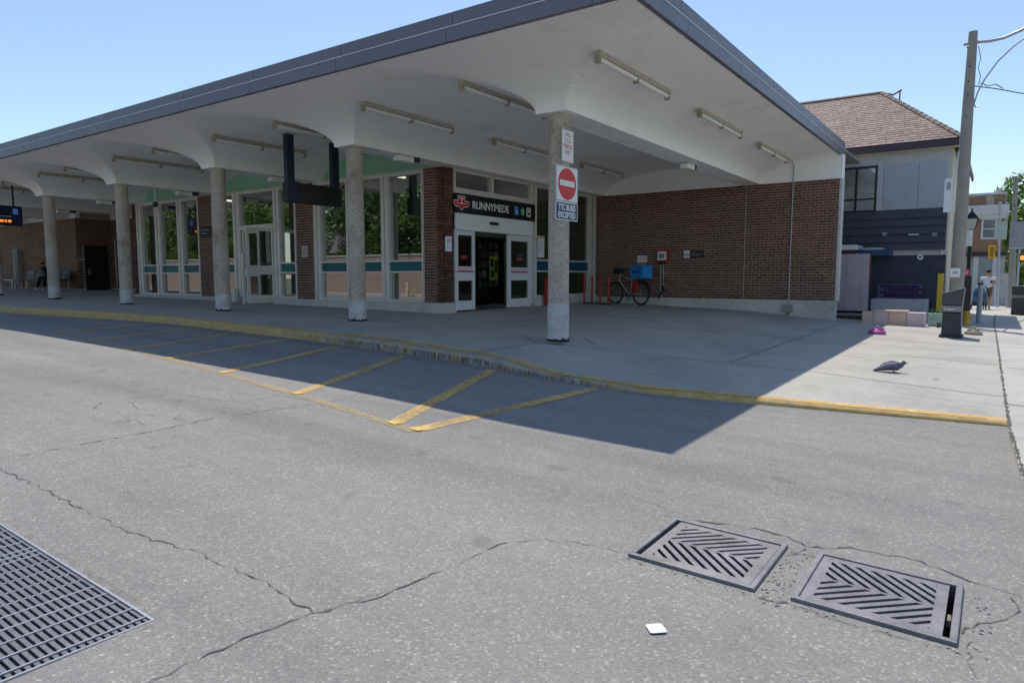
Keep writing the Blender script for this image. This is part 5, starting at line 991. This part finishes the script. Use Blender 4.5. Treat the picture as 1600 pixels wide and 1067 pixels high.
# ------------------------------------------------------------------ people
def skin(name, vs, es, rad, mat, parent, sub_n=2):
    me = bpy.data.meshes.new(name); me.from_pydata([tuple(v) for v in vs], es, []); me.materials.append(mat)
    o = bpy.data.objects.new(name, me); COL.objects.link(o); o.parent = parent; o.matrix_parent_inverse = Matrix.Translation(-world_loc(parent))
    md = o.modifiers.new('skin', 'SKIN'); md.use_smooth_shade = True
    if not me.skin_vertices: return o
    for i, r in enumerate(rad):
        s = me.skin_vertices[0].data[i]; s.radius = r if isinstance(r, tuple) else (r, r); s.use_root = (i == 0)
    b = o.modifiers.new('sub', 'SUBSURF'); b.levels = sub_n; b.render_levels = sub_n
    return o
def figure(t, J, skinm, tops, bottoms, hairm, shoes, sleeve=.5, shorts=True, capm=None):
    """J: joint positions. Body is one skinned surface, clothing sits over it."""
    names = ['pelvis', 'waist', 'chest', 'neck', 'head', 'crown', 'shl', 'ell', 'wrl', 'hal', 'shr', 'elr', 'wrr', 'har', 'hil', 'knl', 'anl', 'tol', 'hir', 'knr', 'anr', 'tor']
    ix = {n_: i for i, n_ in enumerate(names)}
    E_ = [('pelvis', 'waist'), ('waist', 'chest'), ('chest', 'neck'), ('neck', 'head'), ('head', 'crown'), ('chest', 'shl'), ('shl', 'ell'), ('ell', 'wrl'), ('wrl', 'hal'), ('chest', 'shr'), ('shr', 'elr'), ('elr', 'wrr'), ('wrr', 'har'), ('pelvis', 'hil'), ('hil', 'knl'), ('knl', 'anl'), ('anl', 'tol'), ('pelvis', 'hir'), ('hir', 'knr'), ('knr', 'anr'), ('anr', 'tor')]
    rd = dict(pelvis=.13, waist=.115, chest=.13, neck=.052, head=.09, crown=.075, shl=.06, ell=.042, wrl=.03, hal=.034, shr=.06, elr=.042, wrr=.03, har=.034, hil=.085, knl=.058, anl=.04, tol=.035, hir=.085, knr=.058, anr=.04, tor=.035)
    V = [Vector(J[n_]) for n_ in names]
    body = skin('body', V, [(ix[a], ix[b2]) for a, b2 in E_], [rd[n_] * .92 for n_ in names], skinm, t)
    mid = lambda a, b2, k: Vector(J[a]).lerp(Vector(J[b2]), k)
    skin('shirt', [V[0], V[1], V[2], mid('chest', 'neck', .55), V[ix['shl']], mid('shl', 'ell', sleeve), V[ix['shr']], mid('shr', 'elr', sleeve)], [(0, 1), (1, 2), (2, 3), (2, 4), (4, 5), (2, 6), (6, 7)], [.155, .145, .155, .07, .085, .07, .085, .07], tops, t)
    k = .85 if shorts else .93
    a_, b_ = ('hil', 'knl'), ('hir', 'knr')
    vs = [mid('pelvis', 'waist', .25), V[ix['hil']], mid('hil', 'knl', k) if shorts else V[ix['knl']], V[ix['hir']], mid('hir', 'knr', k) if shorts else V[ix['knr']]]; es = [(0, 1), (1, 2), (0, 3), (3, 4)]; rr = [.16, .11, .085, .11, .085]
    if not shorts: vs += [mid('knl', 'anl', .95), mid('knr', 'anr', .95)]; es += [(2, 5), (4, 6)]; rr += [.06, .06]
    skin('shorts' if shorts else 'trousers', vs, es, rr, bottoms, t)
    for s in 'lr': skin('shoe', [Vector(J['an' + s]) - Vector((0, 0, .02)), Vector(J['to' + s])], [(0, 1)], [.05, .045], shoes, t)
    hc = Vector(J['head']).lerp(Vector(J['crown']), .65); f = Vector(J['face'])
    obj('hair', MB().ball(hc - f * .02 + Vector((0, 0, .03)), .095, .095, .09), hairm, t, smooth=80)
    if capm: obj('cap', MB().ball(hc + Vector((0, 0, .05)), .108, .108, .085).obox(hc + f * .12 + Vector((0, 0, .03)), f * .07, Vector((-f.y, f.x, 0)) * .07, (0, 0, .008)), capm, t, smooth=60)
    h = Vector(J['head']) + Vector((0, 0, .045)); sd_ = Vector((-f.y, f.x, 0))
    obj('nose', MB().tube([h + f * .075 + Vector((0, 0, .02)), h + f * .112 - Vector((0, 0, .02))], [.008, .016], 8), skinm, t, smooth=80)
    for s in (-1, 1): obj('eye', MB().ball(h + f * .082 + sd_ * s * .033 + Vector((0, 0, .025)), .011, .011, .009, 8, 6), DARK, t); obj('ear', MB().ball(h + sd_ * s * .09, .018, .018, .03, 8, 6), skinm, t)
    obj('mouth', MB().obox(h + f * .088 - Vector((0, 0, .055)), sd_ * .022, f * .004, (0, 0, .004)), M('lips', (.25, .10, .09), .6), t)
    # fingers
    for s in 'lr':
        wv = (Vector(J['ha' + s]) - Vector(J['wr' + s])).normalized(); pv = wv.cross(Vector((0, 0, 1))); pv = pv.normalized() if pv.length > .1 else Vector((1, 0, 0))
        for q in range(4):
            b0 = Vector(J['ha' + s]) + pv * (q - 1.5) * .018; obj('finger', MB().tube([b0, b0 + wv * (.045 - .004 * abs(q - 1.5)), b0 + wv * .06 - Vector((0, 0, .03))], [.009, .008, .006], 6), skinm, t)
        b0 = Vector(J['wr' + s]).lerp(Vector(J['ha' + s]), .4); obj('thumb', MB().tube([b0, b0 + pv * .04 + wv * .02, b0 + pv * .045 + wv * .05], [.011, .010, .007], 6), skinm, t)
px, py = -.36, 36.0; pz_ = sw_z(.1, 36) - .03
def at(dx, dy, z): return (px + dx, py + dy, pz_ + z)
t = thing('person', (px, py, pz_), 'person in white t-shirt and brown shorts walking behind the stroller', 'person')
figure(t, dict(pelvis=at(0, 0, .93), waist=at(0, -.02, 1.08), chest=at(0, -.03, 1.32), neck=at(0, -.03, 1.47), head=at(.01, -.05, 1.56), crown=at(.01, -.05, 1.68), shl=at(-.20, -.03, 1.38), ell=at(-.27, -.08, 1.12), wrl=at(-.27, -.32, 1.02), hal=at(-.26, -.40, 1.02), shr=at(.20, -.03, 1.38), elr=at(.27, -.05, 1.12), wrr=at(.18, -.26, 1.16), har=at(.14, -.31, 1.19), hil=at(-.10, 0, .88), knl=at(-.10, -.12, .50), anl=at(-.10, -.02, .09), tol=at(-.10, -.17, .04), hir=at(.10, 0, .88), knr=at(.10, -.02, .48), anr=at(.10, .22, .10), tor=at(.10, .08, .05), face=(0, -1, 0)),
       SKIN, M('shirt_white', (.75, .74, .78), .8, .05), M('shorts_brown', (.17, .11, .065), .85), M('hair_dark', (.015, .012, .01), .6), M('shoe_dark', (.03, .03, .035), .6))
obj('sunglasses', MB().obox(at(.01, -.145, 1.625), (.07, 0, 0), (0, .012, 0), (0, 0, .018)), BLACK, t)
t = thing('phone', at(.14, -.36, 1.22), 'dark phone held by the person in white t-shirt', 'phone'); obj('body', MB().obox(at(.14, -.35, 1.215), (.035, 0, 0), (0, .006, .004), (0, -.03, .065)), BLACK, t, bevel=.006)
sx_, sy_ = -.62, 35.2; z = zg(-.2, 35.2) - .02; t = thing('stroller', (sx_, sy_, z), 'blue hooded baby stroller pushed along the pavement', 'stroller'); SB = M('stroller_blue', (.05, .12, .24), .8, .15); SLB = M('stroller_pale', (.42, .55, .66), .7)
for a, b2 in ((-.26, -.35), (.26, -.35), (-.26, .35), (.26, .35)): w_ = obj('wheel', MB().torus((sx_ + a, sy_ + b2, z + .13), (1, 0, 0), .11, .025, 20, 6), BLACK, t); obj('hub', MB().tube([(sx_ + a - .03, sy_ + b2, z + .13), (sx_ + a + .03, sy_ + b2, z + .13)], .035, 8), STEEL, w_)
obj('chassis', MB().tube([(sx_ - .24, sy_ - .35, z + .13), (sx_ - .22, sy_ + .1, z + .6), (sx_ - .22, sy_ + .5, z + 1.0), (sx_ + .22, sy_ + .5, z + 1.0), (sx_ + .22, sy_ + .1, z + .6), (sx_ + .24, sy_ - .35, z + .13)], .016, 6).tube([(sx_ - .24, sy_ + .35, z + .13), (sx_ - .22, sy_, z + .5)], .016, 6).tube([(sx_ + .24, sy_ + .35, z + .13), (sx_ + .22, sy_, z + .5)], .016, 6), DARK, t)
obj('seat', MB().add([(sx_ + a, sy_ + b2, z + c) for a in (-.2, .2) for b2, c in ((-.35, .35), (-.3, .62), (.0, .5), (.25, .85), (.3, .75), (.05, .4))], [(0, 1, 2, 5), (5, 2, 3, 4), (6, 11, 8, 7), (11, 10, 9, 8), (0, 5, 11, 6), (5, 4, 10, 11), (1, 7, 8, 2), (2, 8, 9, 3), (0, 6, 7, 1), (3, 9, 10, 4)]), SB, t); hoodm = MB().ball((sx_, sy_ + .1, z + .80), .25, .30, .24); obj('hood', hoodm, SB, t, smooth=60); obj('hood_rim', MB().torus((sx_, sy_ - .08, z + .86), (0, 1, .5), .2, .03, 20, 6), SLB, t); obj('basket', MB().box(sx_ - .2, sx_ + .2, sy_ - .15, sy_ + .3, z + .18, z + .34), DARK, t)
# bench and waiting person, far left
bz = zg(-33.6, 12.4)
t = thing('bench', (-34, 12.6, bz), 'dark metal bench along the tan brick wall under the canopy', 'bench')
for i in range(5):
    x0_ = -36.4 + i * .9; obj('seat', MB().box(x0_, x0_ + .82, 12.3, 12.78, bz + .40, bz + .44), DARK, t, bevel=.01); obj('backrest', MB().obox((x0_ + .41, 12.84, bz + .66), (.41, 0, 0), (0, .015, 0), (0, .03, .19)), DARK, t, bevel=.01)
for x in (-36.4, -35.05, -33.7, -32.0): obj('leg', MB().box(x, x + .06, 12.3, 12.36, bz - .02, bz + .40).box(x, x + .06, 12.72, 12.78, bz - .02, bz + .40).box(x, x + .06, 12.25, 12.8, bz + .395, bz + .405).tube([(x + .03, 12.3, bz + .44), (x + .03, 12.32, bz + .64), (x + .03, 12.75, bz + .64)], .014, 6), STEEL, t)
t = thing('side_table', (-37.6, 12.5, bz), 'low pale metal table at the left end of the bench', 'table'); obj('top', MB().box(-38.0, -36.6, 12.3, 12.75, bz + .42, bz + .45), STEEL, t)
for x in (-37.9, -36.75): obj('leg', MB().box(x, x + .05, 12.32, 12.36, bz, bz + .42).box(x, x + .05, 12.68, 12.72, bz, bz + .42), STEEL, t)
qx, qy = -32.75, 12.45
def aq(f_, l_, z): return (qx - f_ * .88 - l_ * .47, qy - f_ * .47 + l_ * .88, bz + z)     # f forward (to the left), l sideways
t = thing('person', (qx, qy, bz), 'seated person in black clothes and orange cap bending over a phone', 'person')
figure(t, dict(pelvis=aq(0, 0, .56), waist=aq(.08, 0, .70), chest=aq(.24, 0, .90), neck=aq(.36, 0, 1.00), head=aq(.44, 0, 1.05), crown=aq(.50, 0, 1.16), shl=aq(.25, .19, .94), ell=aq(.36, .24, .68), wrl=aq(.56, .12, .70), hal=aq(.63, .08, .72), shr=aq(.25, -.19, .94), elr=aq(.36, -.24, .68), wrr=aq(.56, -.12, .70), har=aq(.63, -.08, .72), hil=aq(.05, .10, .53), knl=aq(.48, .12, .54), anl=aq(.50, .12, .09), tol=aq(.66, .12, .04), hir=aq(.05, -.10, .53), knr=aq(.48, -.12, .54), anr=aq(.62, -.12, .09), tor=aq(.78, -.12, .04), face=(-.88, -.47, 0)),
       SKIN, M('tee_black', (.012, .012, .014), .85), M('trouser_black', (.012, .013, .018), .85), M('hair_dark', (.015, .012, .01), .6), M('shoe_white', (.75, .75, .75), .6), shorts=False, capm=M('cap_orange', (.62, .22, .04), .7))
t = thing('phone', aq(.66, 0, .74), 'phone held by the seated person in orange cap', 'phone'); obj('body', MB().obox(aq(.67, 0, .75), (.03, .03, 0), (.004, -.004, 0), (-.03, -.02, .06)), BLACK, t)
t = thing('tote_bag', aq(.5, .42, .45), 'pale grey bag standing on the bench beside the seated person', 'bag'); q = aq(.28, .42, .62); obj('body', MB().box(q[0] - .16, q[0] + .16, q[1] - .5, q[1] - .32, bz + .44, bz + .78), M('bag_grey', (.35, .37, .40), .8), t, bevel=.04); obj('handle', MB().tube([(q[0] - .08, q[1] - .41, bz + .77), (q[0] - .06, q[1] - .41, bz + .92), (q[0] + .06, q[1] - .41, bz + .92), (q[0] + .08, q[1] - .41, bz + .77)], .012, 6), M('bag_grey', (.35, .37, .40), .8), t)

# ------------------------------------------------------------------ trees and what the windows mirror across the bus loop
BARK = M('bark', (.10, .08, .06), .9, .3, 8, .4, 20)
def crown_mesh(name, mat, n, rx, ry, rz, leaf, seed):
    rng = random.Random(seed); m = MB(); cl = []
    for i in range(46):
        while True:
            p = Vector((rng.uniform(-1, 1), rng.uniform(-1, 1), rng.uniform(-1, 1)))
            if .25 < p.length < 1: break
        k = rng.uniform(.75, 1.05); cl.append((Vector((p.x * rx * k, p.y * ry * k, p.z * rz * k)), rng.uniform(.22, .42) * (rx + rz) / 2))
    for i in range(n):
        c, r_ = cl[rng.randrange(len(cl))]
        d_ = Vector((rng.gauss(0, 1), rng.gauss(0, 1), rng.gauss(0, 1))).normalized(); p = c + d_ * r_ * rng.uniform(.6, 1.0)
        a = Vector((rng.gauss(0, 1), rng.gauss(0, 1), rng.gauss(0, .6))).normalized(); b2 = a.cross(d_); b2 = b2.normalized() if b2.length > .05 else a.orthogonal().normalized(); l = leaf * rng.uniform(.6, 1.3)
        m.add([p - a * l, p + b2 * l * .45, p + a * l, p - b2 * l * .45], [(0, 1, 2, 3)])
    me = m.mesh(name); me.materials.append(mat); return me
LEAF = leaf_mat('leaf_green', (.09, .17, .035), (.21, .32, .075)); LEAF2 = leaf_mat('leaf_dark', (.045, .10, .028), (.10, .18, .05))
CR1 = crown_mesh('crown', LEAF, 9000, 3.6, 3.6, 3.0, .17, 1); CR2 = crown_mesh('crown', LEAF2, 9000, 3.2, 3.2, 3.6, .17, 2)
def tree(x, y, z, h, s, me, label, group):
    t = thing('tree', (x, y, z), label, 'tree', group); m = MB().tube([(x, y, z - .2), (x + .1, y, z + h * .35), (x - .05, y + .1, z + h * .75)], [.26 * s, .18 * s, .07 * s], 10)
    for k in range(6): a = k * 1.05; m.tube([(x + .05, y, z + h * (.35 + .05 * k)), (x + 1.1 * s * math.cos(a), y + 1.1 * s * math.sin(a), z + h * (.5 + .05 * k)), (x + 2.1 * s * math.cos(a), y + 2.1 * s * math.sin(a), z + h * (.62 + .05 * k))], [.09 * s, .05 * s, .02 * s], 6)
    obj('trunk', m, BARK, t, smooth=60)
    c = bpy.data.objects.new('crown', me); COL.objects.link(c); c.parent = t; c.location = (0, 0, h * .68); c.scale = (s, s, s); c.rotation_euler.z = x
    return t
tree(2.7, 58, -1.7, 8.2, 1.15, CR1, 'tall leafy street tree behind the second concrete pole', 'street trees')
tree(3.0, 76, -2.0, 7.0, 1.2, CR2, 'dark leafy tree farther down the street', 'street trees'); tree(1.6, 92, -2.2, 5.5, 1.1, CR1, 'light green tree at the far end of the street', 'street trees'); tree(7, 100, -2.2, 9, 1.6, CR2, 'large dark tree closing the end of the street', 'street trees')
for i, (x, y, h, s, me) in enumerate(((-33, -17.5, 8, 1.1, CR1), (-41, -18, 9, 1.25, CR2), (-50, -20, 8.5, 1.2, CR1), (-57, -17.5, 8, 1.15, CR1), (-66, -18.5, 9.5, 1.35, CR2), (-75, -17.5, 8, 1.2, CR1), (-84, -18, 9, 1.3, CR2), (-25, -19, 9, 1.2, CR2))):
    tree(x, y, -1.5, h, s * 1.35, me, 'leafy tree across the bus loop, mirrored in the front windows', 'trees across the bus loop')
t = thing('garden_wall', (-52, -13.2, -1.5), 'long red brick garden wall across the bus loop, mirrored in the windows', 'wall'); obj('wall', MB().box(-92, -18, -13.4, -13.1, -1.6, 1.55), GBRICK, t); obj('coping', MB().box(-92, -18, -13.46, -13.04, 1.55, 1.66), SIDE, t); obj('footing', MB().box(-92, -18, -13.1, -12.3, -1.6, -1.30), SIDE, t)
rg = random.Random(5); m = MB()
for i in range(16000):
    x = rg.uniform(-90, -20); zt_h = 2.6 + .7 * math.sin(x * .9) + .5 * math.sin(x * 2.3 + 1); y = rg.uniform(-14.9, -13.55); z = rg.uniform(.9, zt_h); a = Vector((rg.gauss(0, 1), rg.gauss(0, 1), rg.gauss(0, 1))).normalized(); b2 = a.orthogonal().normalized(); l = rg.uniform(.10, .20); p = Vector((x, y, z)); m.add([p - a * l, p + b2 * l * .5, p + a * l, p - b2 * l * .5], [(0, 1, 2, 3)])
t = thing('hedge', (-55, -14.2, -1.5), 'long leafy hedge above the garden wall, mirrored in the windows', 'hedge'); obj('foliage', m, LEAF, t); obj('stems', MB().box(-90, -20, -14.6, -13.8, -1.6, 1.2), BARK, t)
t = thing('garage', (-47, -16.6, -1.5), 'small brick garage with grey pyramid roof across the loop, mirrored in the windows', 'building'); obj('wall', MB().box(-50, -44.5, -19, -14.2, -1.6, 1.9), GBRICK, t); rm = MB(); rm.v = [(-50.5, -19.5, 1.9), (-44, -19.5, 1.9), (-44, -13.8, 1.9), (-50.5, -13.8, 1.9), (-47.25, -16.6, 4.2)]; rm.f = [(0, 1, 4), (1, 2, 4), (2, 3, 4), (3, 0, 4), (3, 2, 1, 0)]; obj('roof', rm, M('grey_slate', (.13, .13, .15), .8, .2, 10), t)
for x in (-36, -34.5): 
    t = thing('bollard', (x, -12.0, -1.45), 'pale bollard across the bus loop, mirrored in the low window panes', 'bollard', 'bollards across the loop'); obj('post', MB().lathe((x, -12, -1.5), [(.12, 0), (.12, 1.0), (.09, 1.08)], 14), M('bollard_pale', (.6, .55, .35), .6), t, smooth=40)

for o in COL.objects:
    if o.parent is None: o.location.z += GZ
